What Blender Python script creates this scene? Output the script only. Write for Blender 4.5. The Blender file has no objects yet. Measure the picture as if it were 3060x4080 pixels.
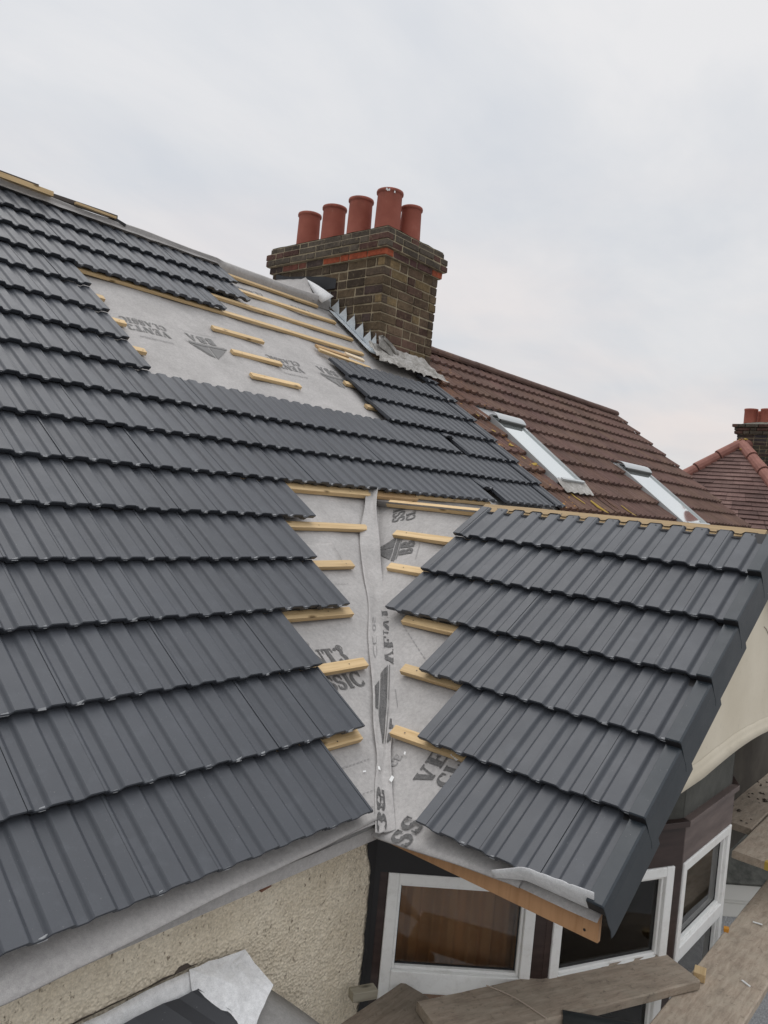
import bpy, bmesh, math, random
from mathutils import Vector, Matrix, noise
random.seed(7)
R = math.radians
scene = bpy.context.scene
COL = scene.collection

# ------------------------------------------------------------------ camera
CAM = Vector((-1.1974, -1.6684, 1.1077))
AZ, PITCH, ROLL = R(40.4201), R(-1.2912), R(5.3356)
fw = Vector((math.cos(AZ)*math.cos(PITCH), math.sin(AZ)*math.cos(PITCH), math.sin(PITCH)))
r0 = Vector((math.sin(AZ), -math.cos(AZ), 0)); u0 = r0.cross(fw)
rt = r0*math.cos(ROLL)+u0*math.sin(ROLL); up = -r0*math.sin(ROLL)+u0*math.cos(ROLL)
cd = bpy.data.cameras.new('camera'); cam = bpy.data.objects.new('camera', cd); COL.objects.link(cam)
m = Matrix((rt, up, -fw)).transposed().to_4x4(); m.translation = CAM
cam.matrix_world = m
cd.sensor_fit = 'VERTICAL'; cd.sensor_height = 36.0; cd.lens = 36.0*3037.4/4080.0
cd.clip_start = 0.02; cd.clip_end = 3000
scene.camera = cam
scene.view_settings.view_transform = 'Standard'; scene.view_settings.look = 'None'
scene.view_settings.exposure = 0.3; scene.view_settings.gamma = 1.0

# ------------------------------------------------------------------ world: overcast evening sky
SUN_EL, SUN_AZ = R(62), R(75)
w = bpy.data.worlds.new('World'); scene.world = w; w.use_nodes = True
N, L = w.node_tree.nodes, w.node_tree.links
N.clear()
def wn(t, **k):
    n = N.new(t)
    for a, b in k.items(): setattr(n, a, b)
    return n
tc = wn('ShaderNodeTexCoord'); sep = wn('ShaderNodeSeparateXYZ'); L.new(tc.outputs['Generated'], sep.inputs[0])
addz = wn('ShaderNodeMath', operation='ADD'); addz.inputs[1].default_value = 0.16; L.new(sep.outputs[2], addz.inputs[0])
mx = wn('ShaderNodeMath', operation='MAXIMUM'); mx.inputs[1].default_value = 0.05; L.new(addz.outputs[0], mx.inputs[0])
dv = wn('ShaderNodeVectorMath', operation='DIVIDE'); L.new(tc.outputs['Generated'], dv.inputs[0])
cmb = wn('ShaderNodeCombineXYZ'); [L.new(mx.outputs[0], cmb.inputs[i]) for i in range(3)]
L.new(cmb.outputs[0], dv.inputs[1])
mp = wn('ShaderNodeMapping'); mp.inputs['Rotation'].default_value = (0, 0, R(-35)); mp.inputs['Scale'].default_value = (1.0, 1.7, 0.25); L.new(dv.outputs[0], mp.inputs[0])
n1 = wn('ShaderNodeTexNoise'); n1.inputs['Scale'].default_value = 1.15; n1.inputs['Detail'].default_value = 7; n1.inputs['Roughness'].default_value = 0.56; n1.inputs['Distortion'].default_value = 0.35
L.new(mp.outputs[0], n1.inputs['Vector'])
cr = wn('ShaderNodeValToRGB'); L.new(n1.outputs['Fac'], cr.inputs[0])
e = cr.color_ramp.elements
e[0].position = 0.33; e[0].color = (0.690, 0.712, 0.750, 1)
e[1].position = 0.68; e[1].color = (0.835, 0.828, 0.830, 1)
x = e.new(0.5); x.color = (0.755, 0.765, 0.785, 1)
# faint warm breaks low in the sky
n2 = wn('ShaderNodeTexNoise'); n2.inputs['Scale'].default_value = 2.6; n2.inputs['Detail'].default_value = 5
mp2 = wn('ShaderNodeMapping'); mp2.inputs['Scale'].default_value = (1, 1, 3.4); mp2.inputs['Location'].default_value = (3.1, 1.7, 0); L.new(tc.outputs['Generated'], mp2.inputs[0]); L.new(mp2.outputs[0], n2.inputs['Vector'])
wr = wn('ShaderNodeValToRGB'); L.new(n2.outputs['Fac'], wr.inputs[0]); wr.color_ramp.elements[0].position = 0.42; wr.color_ramp.elements[1].position = 0.62
lo = wn('ShaderNodeMapRange'); lo.inputs[1].default_value = 0.02; lo.inputs[2].default_value = 0.42; lo.inputs[3].default_value = 1.0; lo.inputs[4].default_value = 0.0; L.new(sep.outputs[2], lo.inputs[0])
mw = wn('ShaderNodeMath', operation='MULTIPLY'); L.new(wr.outputs[0], mw.inputs[0]); L.new(lo.outputs[0], mw.inputs[1])
mixw = wn('ShaderNodeMixRGB'); L.new(mw.outputs[0], mixw.inputs[0]); L.new(cr.outputs[0], mixw.inputs[1]); mixw.inputs[2].default_value = (0.93, 0.835, 0.795, 1)
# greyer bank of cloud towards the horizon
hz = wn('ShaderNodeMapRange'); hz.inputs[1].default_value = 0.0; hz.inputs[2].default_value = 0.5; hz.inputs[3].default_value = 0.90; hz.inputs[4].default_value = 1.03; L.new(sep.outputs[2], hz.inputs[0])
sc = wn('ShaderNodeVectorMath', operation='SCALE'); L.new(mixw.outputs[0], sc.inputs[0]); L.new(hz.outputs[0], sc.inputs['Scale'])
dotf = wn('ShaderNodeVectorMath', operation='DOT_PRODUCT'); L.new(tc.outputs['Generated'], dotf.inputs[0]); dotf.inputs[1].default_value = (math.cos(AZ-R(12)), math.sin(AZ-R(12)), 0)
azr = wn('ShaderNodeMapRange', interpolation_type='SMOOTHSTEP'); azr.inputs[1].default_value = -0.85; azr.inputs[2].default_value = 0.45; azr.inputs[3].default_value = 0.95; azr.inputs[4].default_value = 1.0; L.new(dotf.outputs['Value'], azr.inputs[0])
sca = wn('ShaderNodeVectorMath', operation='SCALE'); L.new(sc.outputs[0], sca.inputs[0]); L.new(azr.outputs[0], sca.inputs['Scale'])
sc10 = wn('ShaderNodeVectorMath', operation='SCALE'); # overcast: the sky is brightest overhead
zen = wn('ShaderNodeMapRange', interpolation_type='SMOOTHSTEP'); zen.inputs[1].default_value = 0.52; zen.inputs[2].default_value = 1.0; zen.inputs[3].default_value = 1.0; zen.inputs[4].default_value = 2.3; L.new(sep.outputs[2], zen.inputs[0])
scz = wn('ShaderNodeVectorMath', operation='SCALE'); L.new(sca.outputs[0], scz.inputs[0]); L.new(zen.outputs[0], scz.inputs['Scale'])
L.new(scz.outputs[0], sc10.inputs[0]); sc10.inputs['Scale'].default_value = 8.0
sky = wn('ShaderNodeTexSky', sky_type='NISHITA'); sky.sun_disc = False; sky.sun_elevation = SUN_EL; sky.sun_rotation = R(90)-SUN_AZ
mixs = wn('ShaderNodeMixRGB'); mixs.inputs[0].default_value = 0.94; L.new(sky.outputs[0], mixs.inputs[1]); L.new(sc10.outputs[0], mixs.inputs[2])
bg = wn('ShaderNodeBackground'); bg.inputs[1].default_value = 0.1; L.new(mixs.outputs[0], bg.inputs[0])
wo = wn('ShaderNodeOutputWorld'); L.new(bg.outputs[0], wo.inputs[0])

sd = bpy.data.lights.new('sun', 'SUN'); sd.energy = 0.6; sd.angle = R(40); sd.color = (1.0, 0.96, 0.92)
so = bpy.data.objects.new('sun', sd); COL.objects.link(so)
so.rotation_euler = Vector((math.cos(SUN_EL)*math.cos(SUN_AZ), math.cos(SUN_EL)*math.sin(SUN_AZ), math.sin(SUN_EL))).to_track_quat('Z', 'Y').to_euler()

# ------------------------------------------------------------------ geometry constants (metres, main eave edge at y=0, z=0)
AL, BE, G = 0.63602, 0.62905, 0.32
XR, ZR = 2.4794, 1.1152
PW, X0, Y0 = 0.10873, -0.1073, 0.1080      # rib pitch and phase
YV = -0.835                                # verge
GROUND = -4.6
ca, sa, cb, sb = math.cos(AL), math.sin(AL), math.cos(BE), math.sin(BE)
def PM(x, s, o=0.0): return Vector((x, s*ca-o*sa, s*sa+o*ca))
def PG(y, s, o=0.0):
    t = 6*G-s
    return Vector((XR-t*cb-o*sb, y, ZR-t*sb+o*cb))

# ------------------------------------------------------------------ materials
def mat(name, col=(.5, .5, .5), rough=.7, spec=.5, metal=0.0):
    mt = bpy.data.materials.new(name); mt.use_nodes = True
    b = mt.node_tree.nodes['Principled BSDF']
    b.inputs['Base Color'].default_value = (*col, 1); b.inputs['Roughness'].default_value = rough
    b.inputs['Specular IOR Level'].default_value = spec; b.inputs['Metallic'].default_value = metal
    return mt
class NT:
    def __init__(s, mt): s.t = mt.node_tree; s.b = s.t.nodes['Principled BSDF']
    def n(s, t, **k):
        n = s.t.nodes.new(t)
        for a, b in k.items(): setattr(n, a, b)
        return n
    def l(s, a, b): s.t.links.new(a, b)
    def coord(s, scale=(1, 1, 1), out='Object', rot=(0, 0, 0)):
        c = s.n('ShaderNodeTexCoord'); m = s.n('ShaderNodeMapping'); m.inputs['Scale'].default_value = scale; m.inputs['Rotation'].default_value = rot
        s.l(c.outputs[out], m.inputs[0]); return m.outputs[0]
    def noise(s, vec, scale, detail=4, rough=.55, dist=0):
        n = s.n('ShaderNodeTexNoise'); n.inputs['Scale'].default_value = scale; n.inputs['Detail'].default_value = detail
        n.inputs['Roughness'].default_value = rough; n.inputs['Distortion'].default_value = dist; s.l(vec, n.inputs['Vector']); return n.outputs['Fac']
    def ramp(s, fac, stops):
        r = s.n('ShaderNodeValToRGB'); s.l(fac, r.inputs[0]); e = r.color_ramp.elements
        while len(e) < len(stops): e.new(.5)
        for k, (p, c) in enumerate(stops):
            e[k].position = p; e[k].color = (c, c, c, 1) if isinstance(c, (int, float)) else (*c, 1)
        return r.outputs[0]
    def mix(s, fac, a, b, mode='MIX'):
        m = s.n('ShaderNodeMixRGB', blend_type=mode)
        for k, v in enumerate((fac, a, b)):
            if isinstance(v, (int, float)): m.inputs[k].default_value = v if k == 0 else (v, v, v, 1)
            elif isinstance(v, tuple): m.inputs[k].default_value = (*v, 1)
            else: s.l(v, m.inputs[k])
        return m.outputs[0]
    def col(s, c): s.l(c, s.b.inputs['Base Color'])
    def rough(s, c): s.l(c, s.b.inputs['Roughness'])
    def bump(s, h, strength=.3, dist=.01):
        b = s.n('ShaderNodeBump'); b.inputs['Strength'].default_value = strength; b.inputs['Distance'].default_value = dist
        s.l(h, b.inputs['Height']); s.l(b.outputs[0], s.b.inputs['Normal'])
    def attr(s, name):
        a = s.n('ShaderNodeAttribute'); a.attribute_name = name; return a.outputs['Color'], a.outputs['Fac']

def tile_mat(name, base, rough=.42):
    mt = mat(name, base, rough, .46); t = NT(mt); v = t.coord()
    c, f = t.attr('tint')
    big = t.ramp(t.noise(v, 1.6, 5), [(.3, tuple(k*.90 for k in base)), (.7, tuple(k*1.10 for k in base))])
    fine = t.ramp(t.noise(v, 900, 2), [(.35, .82), (.68, 1.18)])
    dust = t.ramp(t.noise(v, 11, 7, .75), [(.52, 0.0), (.80, .34)])
    fleck = t.ramp(t.noise(v, 160, 2, .5), [(.735, 0.0), (.76, .55)])
    scuff = t.ramp(t.noise(t.coord((40, 3, 3), rot=(0, 0, R(20))), 2.2, 4, .6), [(.70, 0.0), (.78, .22)])
    cc = t.mix(1.0, t.mix(1.0, big, fine, 'MULTIPLY'), c, 'MULTIPLY')
    grey = tuple(min(.3, k*1.75+.02) for k in base)
    t.col(t.mix(scuff, t.mix(fleck, t.mix(dust, cc, grey), (.24, .24, .24)), grey))
    t.rough(t.ramp(t.noise(v, 9, 4), [(.3, rough+.03), (.7, rough+.10)]))
    t.bump(t.noise(v, 1100, 2), .14, .001)
    return mt
M_TILE = tile_mat('anthracite_tile', (.0530, .0580, .0680), .42)
M_CHIP = mat('chipped_edge', (.46, .47, .48), .8)
M_VERGE = tile_mat('verge_plastic', (.019, .026, .033), .40)

def felt_mat(name, base):
    mt = mat(name, base, .85, .3); t = NT(mt); v = t.coord()
    a = t.noise(v, 5, 6, .65); b = t.noise(v, 60, 5, .7); c = t.noise(v, 420, 3, .6)
    k1 = t.ramp(a, [(.3, tuple(k*.84 for k in base)), (.7, tuple(min(1, k*1.08) for k in base))])
    k2 = t.ramp(b, [(.3, .84), (.7, 1.10)])
    k3 = t.ramp(c, [(.3, .86), (.7, 1.12)])
    dirt = t.ramp(t.noise(v, 2.3, 8, .75), [(.55, 0.0), (.85, .5)])
    cc = t.mix(1, t.mix(1, k1, k2, 'MULTIPLY'), k3, 'MULTIPLY')
    t.col(t.mix(dirt, cc, (.25, .238, .22)))
    h = t.mix(.5, b, c)
    t.bump(h, .35, .004)
    return mt
M_FELT = felt_mat('roofing_membrane', (.430, .412, .398))
M_FELTW = felt_mat('membrane_white_side', (.80, .80, .80))
M_INK = mat('printed_ink', (.115, .11, .11), .8); t = NT(M_INK); v = t.coord()
t.col(t.ramp(t.noise(v, 130, 5, .7), [(.30, (.055, .053, .053)), (.72, (.17, .165, .16))]))
M_INKF = mat('worn_ink', (.19, .185, .18), .85)
M_INK2 = mat('printed_ink_faint', (.28, .27, .265), .85)

def wood_mat(name, c1, c2, rough=.65, axis=0, gs=1.0, knots=True):
    mt = mat(name, c1, rough, .3); t = NT(mt)
    s = [70*gs, 70*gs, 70*gs]; s[axis] = 3*gs
    info = t.n('ShaderNodeObjectInfo'); tcn = t.n('ShaderNodeTexCoord')
    ad = t.n('ShaderNodeVectorMath', operation='ADD'); sc_ = t.n('ShaderNodeVectorMath', operation='SCALE'); sc_.inputs['Scale'].default_value = 13
    cx = t.n('ShaderNodeCombineXYZ'); [t.l(info.outputs['Random'], cx.inputs[i]) for i in range(3)]
    t.l(cx.outputs[0], sc_.inputs[0]); t.l(tcn.outputs['Object'], ad.inputs[0]); t.l(sc_.outputs[0], ad.inputs[1])
    m_ = t.n('ShaderNodeMapping'); m_.inputs['Scale'].default_value = s; t.l(ad.outputs[0], m_.inputs[0])
    g = t.noise(m_.outputs[0], 1.0, 5, .6, .6)
    c = t.ramp(g, [(.25, c2), (.5, c1), (.8, tuple(min(1, k*1.18) for k in c1))])
    if knots:
        m2 = t.n('ShaderNodeMapping'); s2 = [26*gs]*3; s2[axis] = 9*gs; m2.inputs['Scale'].default_value = s2; t.l(ad.outputs[0], m2.inputs[0])
        vo = t.n('ShaderNodeTexVoronoi'); vo.inputs['Scale'].default_value = .55; t.l(m2.outputs[0], vo.inputs['Vector'])
        kn = t.ramp(vo.outputs['Distance'], [(.06, 1.0), (.16, 0.0)])
        c = t.mix(kn, c, tuple(k*.45 for k in c2))
    va = t.ramp(info.outputs['Random'], [(0, .82), (1, 1.12)])
    t.col(t.mix(1, c, va, 'MULTIPLY'))
    t.bump(g, .25, .003)
    return mt
M_BATTEN = wood_mat('fresh_sawn_batten', (.62, .45, .245), (.46, .30, .135))
M_BATTEN_B = wood_mat('browner_batten', (.50, .33, .17), (.33, .19, .09))
M_PLY = wood_mat('orange_ply', (.47, .265, .135), (.37, .195, .09), .55, 1, .5, False)
def scaf_mat():
    mt = mat('weathered_scaffold_plank', (.25, .2, .15), .85, .2); t = NT(mt)
    g = t.noise(t.coord((8, 52, 52)), 1.0, 8, .72, .4)
    p = t.noise(t.coord(), 7, 7, .72)
    q = t.noise(t.coord(), 38, 6, .75)
    c = t.ramp(g, [(.28, (.21, .165, .128)), (.5, (.335, .272, .212)), (.78, (.46, .39, .315))])
    c = t.mix(t.ramp(p, [(.42, 0.0), (.70, .65)]), c, (.335, .295, .235))
    c = t.mix(t.ramp(q, [(.56, 0.0), (.72, .75)]), c, (.085, .070, .055))
    c = t.mix(t.ramp(t.noise(t.coord((2, 5, 5)), 2.6, 6, .7), [(.50, 0.0), (.74, .55)]), c, (.12, .098, .075))
    c2, f2 = t.attr('tint')
    t.col(t.mix(1, c, c2, 'MULTIPLY'))
    t.bump(t.mix(.5, g, q), .5, .004)
    return mt
M_SCAF = scaf_mat()
M_LEAD = mat('new_zinc_grey_lead', (.42, .45, .47), .5, .5, .15); t = NT(M_LEAD); v = t.coord()
t.col(t.ramp(t.noise(v, 9, 5, .7), [(.3, (.52, .56, .59)), (.7, (.70, .74, .76))])); t.bump(t.noise(v, 14, 4), .5, .02)
M_LEADO = mat('old_crumpled_lead', (.3, .29, .27), .6, .4, .3); t = NT(M_LEADO); v = t.coord()
t.col(t.ramp(t.noise(v, 8, 7, .75), [(.28, (.24, .225, .20)), (.5, (.42, .40, .37)), (.72, (.64, .625, .60))])); t.bump(t.noise(v, 16, 6, .7), .8, .03)
M_BLACK = mat('black_paint', (.013, .012, .013), .55)
M_BLACKF = mat('black_membrane', (.012, .013, .016), .6)
M_BROWN = mat('dark_brown_stain', (.036, .021, .017), .45); t = NT(M_BROWN)
t.col(t.ramp(t.noise(t.coord((6, 6, 40)), 1, 4), [(.3, (.024, .013, .011)), (.7, (.050, .030, .026))]))
M_BROWNL = mat('faded_brown_stain', (.125, .09, .08), .6); t = NT(M_BROWNL)
t.col(t.ramp(t.noise(t.coord((3, 3, 22)), 1, 5, .7), [(.3, (.085, .062, .057)), (.7, (.165, .125, .112))]))
M_PVC = mat('white_upvc', (.70, .70, .68), .32); t = NT(M_PVC)
t.col(t.ramp(t.noise(t.coord(), 22, 7, .75), [(.5, (.83, .83, .81)), (.80, (.66, .65, .62))]))
M_GASKET = mat('dark_gasket', (.02, .02, .02), .6)
def glass_mat():
    mt = bpy.data.materials.new('window_glass'); mt.use_nodes = True; nt = mt.node_tree; nt.nodes.clear()
    o = nt.nodes.new('ShaderNodeOutputMaterial'); mx_ = nt.nodes.new('ShaderNodeMixShader'); tr = nt.nodes.new('ShaderNodeBsdfTransparent'); gl = nt.nodes.new('ShaderNodeBsdfGlossy')
    tr.inputs[0].default_value = (.86, .87, .85, 1); gl.inputs['Roughness'].default_value = .03; gl.inputs[0].default_value = (.9, .9, .9, 1)
    fr = nt.nodes.new('ShaderNodeFresnel'); fr.inputs[0].default_value = 1.5
    nt.links.new(fr.outputs[0], mx_.inputs[0]); nt.links.new(tr.outputs[0], mx_.inputs[1]); nt.links.new(gl.outputs[0], mx_.inputs[2]); nt.links.new(mx_.outputs[0], o.inputs[0])
    return mt
M_GLASS = glass_mat()
M_SKYL = mat('skylight_glass', (.20, .23, .23), .04, 1.0); 
M_SKYL.node_tree.nodes['Principled BSDF'].inputs['Coat Weight'].default_value = 1.0
M_SKYL.node_tree.nodes['Principled BSDF'].inputs['Metallic'].default_value = .75
M_SKYL.node_tree.nodes['Principled BSDF'].inputs['Base Color'].default_value = (.74, .80, .79, 1)
M_ALU = mat('grey_aluminium', (.50, .52, .52), .42, .5, .35)
M_CURT = mat('orange_brown_curtain', (.24, .105, .04), .9); t = NT(M_CURT)
t.col(t.ramp(t.noise(t.coord((4, 4, 1.2)), 1.6, 2), [(.3, (.34, .16, .07)), (.7, (.56, .28, .125))]))
M_CURT2 = mat('reddish_brown_curtain', (.62, .30, .17), .9)
M_ROOM = mat('dim_room_wall', (.46, .33, .22), .9)
def render_mat():
    mt = mat('rough_pebbledash', (.52, .44, .32), .9, .2); t = NT(mt); v = t.coord()
    vo = t.n('ShaderNodeTexVoronoi'); vo.inputs['Scale'].default_value = 95; t.l(v, vo.inputs['Vector'])
    vs = t.coord((1, 1, .62), rot=(0, R(28), 0))
    pits = t.ramp(t.noise(vs, 62, 4, .62), [(.615, 0.0), (.70, 1.0)])
    patch = t.ramp(t.noise(v, 3.0, 4), [(.36, .22), (.62, 1.0)])
    pits = t.mix(1, pits, patch, 'MULTIPLY')
    c = t.ramp(t.noise(v, 6, 6, .7), [(.3, (.68, .59, .45)), (.7, (.84, .75, .60))])
    c = t.mix(1, c, t.ramp(t.noise(v, 130, 3), [(.3, .80), (.7, 1.14)]), 'MULTIPLY')
    c = t.mix(pits, c, (.14, .105, .07)); t.col(c)
    h = t.mix(.6, t.noise(vs, 48, 4, .6), vo.outputs['Distance']); t.bump(h, .9, .012)
    return mt
M_DASH = render_mat()
M_DASHG = mat('grey_pebbledash', (.42, .43, .44), .9); t = NT(M_DASHG); v = t.coord()
t.col(t.ramp(t.noise(v, 70, 5, .7), [(.3, (.26, .265, .27)), (.7, (.56, .57, .58))])); t.bump(t.noise(v, 80, 4), .8, .01)
M_CREAM = mat('smooth_cream_render', (.60, .54, .43), .85, .2); t = NT(M_CREAM); v = t.coord()
t.col(t.mix(t.ramp(t.noise(v, 16, 7, .75), [(.58, 0.0), (.85, .6)]), t.ramp(t.noise(v, 2.5, 4), [(.3, (.66, .59, .465)), (.7, (.76, .69, .56))]), (.40, .35, .28))); t.bump(t.noise(v, 30, 5), .2, .005)
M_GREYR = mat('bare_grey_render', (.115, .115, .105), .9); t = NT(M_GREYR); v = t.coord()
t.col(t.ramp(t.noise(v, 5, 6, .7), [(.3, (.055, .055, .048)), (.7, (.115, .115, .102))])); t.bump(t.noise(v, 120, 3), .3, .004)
M_PANEL = mat('dark_olive_panel', (.05, .045, .036), .9); t = NT(M_PANEL); v = t.coord()
t.col(t.ramp(t.noise(v, 4, 6, .7), [(.3, (.036, .030, .024)), (.7, (.075, .066, .052))]))
M_STONEW = mat('white_painted_moulding', (.66, .65, .61), .6)
def brick_mat():
    mt = mat('sooty_stock_brick', (.1, .08, .06), .92, .2); t = NT(mt); v = t.coord()
    c, f = t.attr('tint')
    n_ = t.ramp(t.noise(v, 30, 6, .75), [(.25, .60), (.5, 1.1), (.8, 1.7)])
    cc = t.mix(1, c, n_, 'MULTIPLY')
    cc = t.mix(1, cc, t.ramp(t.noise(v, 2.6, 6, .7), [(.32, .62), (.66, 1.2)]), 'MULTIPLY')
    sm = t.ramp(t.noise(v, 22, 6, .75), [(.57, 0.0), (.70, .7)])
    t.col(t.mix(sm, cc, (.25, .20, .125)))
    t.bump(t.noise(v, 70, 5, .7), .7, .006)
    return mt
M_BRICK = brick_mat()
M_MORTAR = mat('buff_mortar', (.25, .205, .14), .95); t = NT(M_MORTAR); v = t.coord()
t.col(t.ramp(t.noise(v, 9, 6, .7), [(.3, (.17, .14, .10)), (.7, (.42, .35, .23))]))
M_FLAUNCH = mat('mossy_cement', (.16, .15, .125), .95); t = NT(M_FLAUNCH); v = t.coord()
t.col(t.ramp(t.noise(v, 14, 6, .7), [(.3, (.09, .085, .07)), (.7, (.22, .21, .175))])); t.bump(t.noise(v, 40, 5), .6, .01)
M_POT = mat('terracotta_pot', (.30, .085, .055), .75, .3); t = NT(M_POT); v = t.coord()
t.col(t.mix(t.ramp(t.noise(v, 8, 7, .75), [(.60, 0.0), (.78, .30)]), t.ramp(t.noise(v, 4, 5), [(.3, (.27, .080, .055)), (.7, (.375, .122, .085))]), (.42, .33, .28)))
sp_ = t.n('ShaderNodeSeparateXYZ'); t.l(v, sp_.inputs[0]); mr_ = t.n('ShaderNodeMapRange'); mr_.inputs[1].default_value = 4.10; mr_.inputs[2].default_value = 4.25; mr_.inputs[3].default_value = 0; mr_.inputs[4].default_value = .8; t.l(sp_.outputs[2], mr_.inputs[0])
so_ = t.mix(1, t.ramp(t.noise(v, 11, 5, .7), [(.42, 0.0), (.68, 1.0)]), mr_.outputs[0], 'MULTIPLY'); src_ = t.b.inputs['Base Color'].links[0].from_socket; t.col(t.mix(so_, src_, (.10, .045, .036))); t.bump(t.noise(v, 90, 3), .2, .003)
M_HOLE = mat('dark_hole', (.01, .01, .01), .9)
def brown_tile_mat():
    mt = mat('weathered_brown_tile', (.12, .07, .055), .85, .25); t = NT(mt); v = t.coord()
    c, f = t.attr('tint')
    b = t.ramp(t.noise(v, 3.5, 6, .7), [(.28, (.100, .061, .050)), (.5, (.132, .080, .065)), (.74, (.168, .104, .083))])
    b = t.mix(1, b, t.ramp(t.noise(v, 120, 4, .7), [(.3, .70), (.7, 1.3)]), 'MULTIPLY')
    b = t.mix(1, b, c, 'MULTIPLY')
    # orange rust-coloured bloom along the party edge and lichen spots
    sp = t.n('ShaderNodeSeparateXYZ'); t.l(v, sp.inputs[0])
    near = t.n('ShaderNodeMapRange'); near.inputs[1].default_value = 5.1; near.inputs[2].default_value = 6.2; near.inputs[3].default_value = 1; near.inputs[4].default_value = 0; t.l(sp.outputs[0], near.inputs[0])
    bl = t.mix(1, t.ramp(t.noise(v, 5, 6, .7), [(.45, 0.0), (.72, .75)]), near.outputs[0], 'MULTIPLY')
    b = t.mix(bl, b, (.22, .105, .050))
    spots = t.ramp(t.noise(v, 21, 3, .5), [(.665, 0.0), (.70, 1.0)])
    near2 = t.n('ShaderNodeMapRange'); near2.inputs[1].default_value = 5.2; near2.inputs[2].default_value = 6.4; near2.inputs[3].default_value = 1; near2.inputs[4].default_value = 0; t.l(sp.outputs[0], near2.inputs[0])
    b = t.mix(t.mix(1, spots, near2.outputs[0], 'MULTIPLY'), b, (.46, .24, .055))
    t.col(b); t.bump(t.noise(v, 90, 5, .7), .5, .004)
    return mt
M_BTILE = brown_tile_mat()
M_RTILE = mat('old_red_plain_tile', (.15, .075, .06), .9, .2); t = NT(M_RTILE); v = t.coord(); c, f = t.attr('tint')
b_ = t.ramp(t.noise(v, 1.6, 6, .7), [(.28, (.095, .062, .056)), (.5, (.135, .084, .074)), (.75, (.19, .125, .11))])
t.col(t.mix(1, t.mix(1, b_, t.ramp(t.noise(v, 40, 5, .75), [(.3, .65), (.7, 1.4)]), 'MULTIPLY'), c, 'MULTIPLY')); t.bump(t.noise(v, 60, 4), .4, .006)
M_HIP = mat('red_hip_tile', (.30, .105, .07), .85); t = NT(M_HIP); v = t.coord()
t.col(t.ramp(t.noise(v, 6, 5, .7), [(.3, (.20, .085, .066)), (.7, (.30, .135, .105))]))
M_LICH = mat('yellow_lichen', (.36, .24, .045), .95)
M_GROUND = mat('concrete_ground', (.3, .3, .29), .95); t = NT(M_GROUND); v = t.coord()
t.col(t.ramp(t.noise(v, 12, 7, .75), [(.3, (.17, .17, .17)), (.7, (.34, .34, .335))])); t.bump(t.noise(v, 60, 4), .3, .01)
M_YEL = mat('yellow_band_paint', (.42, .29, .05), .6)
M_ORANGE = mat('orange_plastic', (.62, .27, .03), .5)
M_RUBBER = mat('dark_galvanised_tube', (.045, .052, .055), .45, .5, .4)
M_FOAM = mat('ochre_timber_plate', (.36, .27, .13), .9)
M_REDB = mat('exposed_red_brick', (.20, .095, .06), .9)
M_WHITE = mat('white_shard', (.78, .78, .76), .5)

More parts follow.
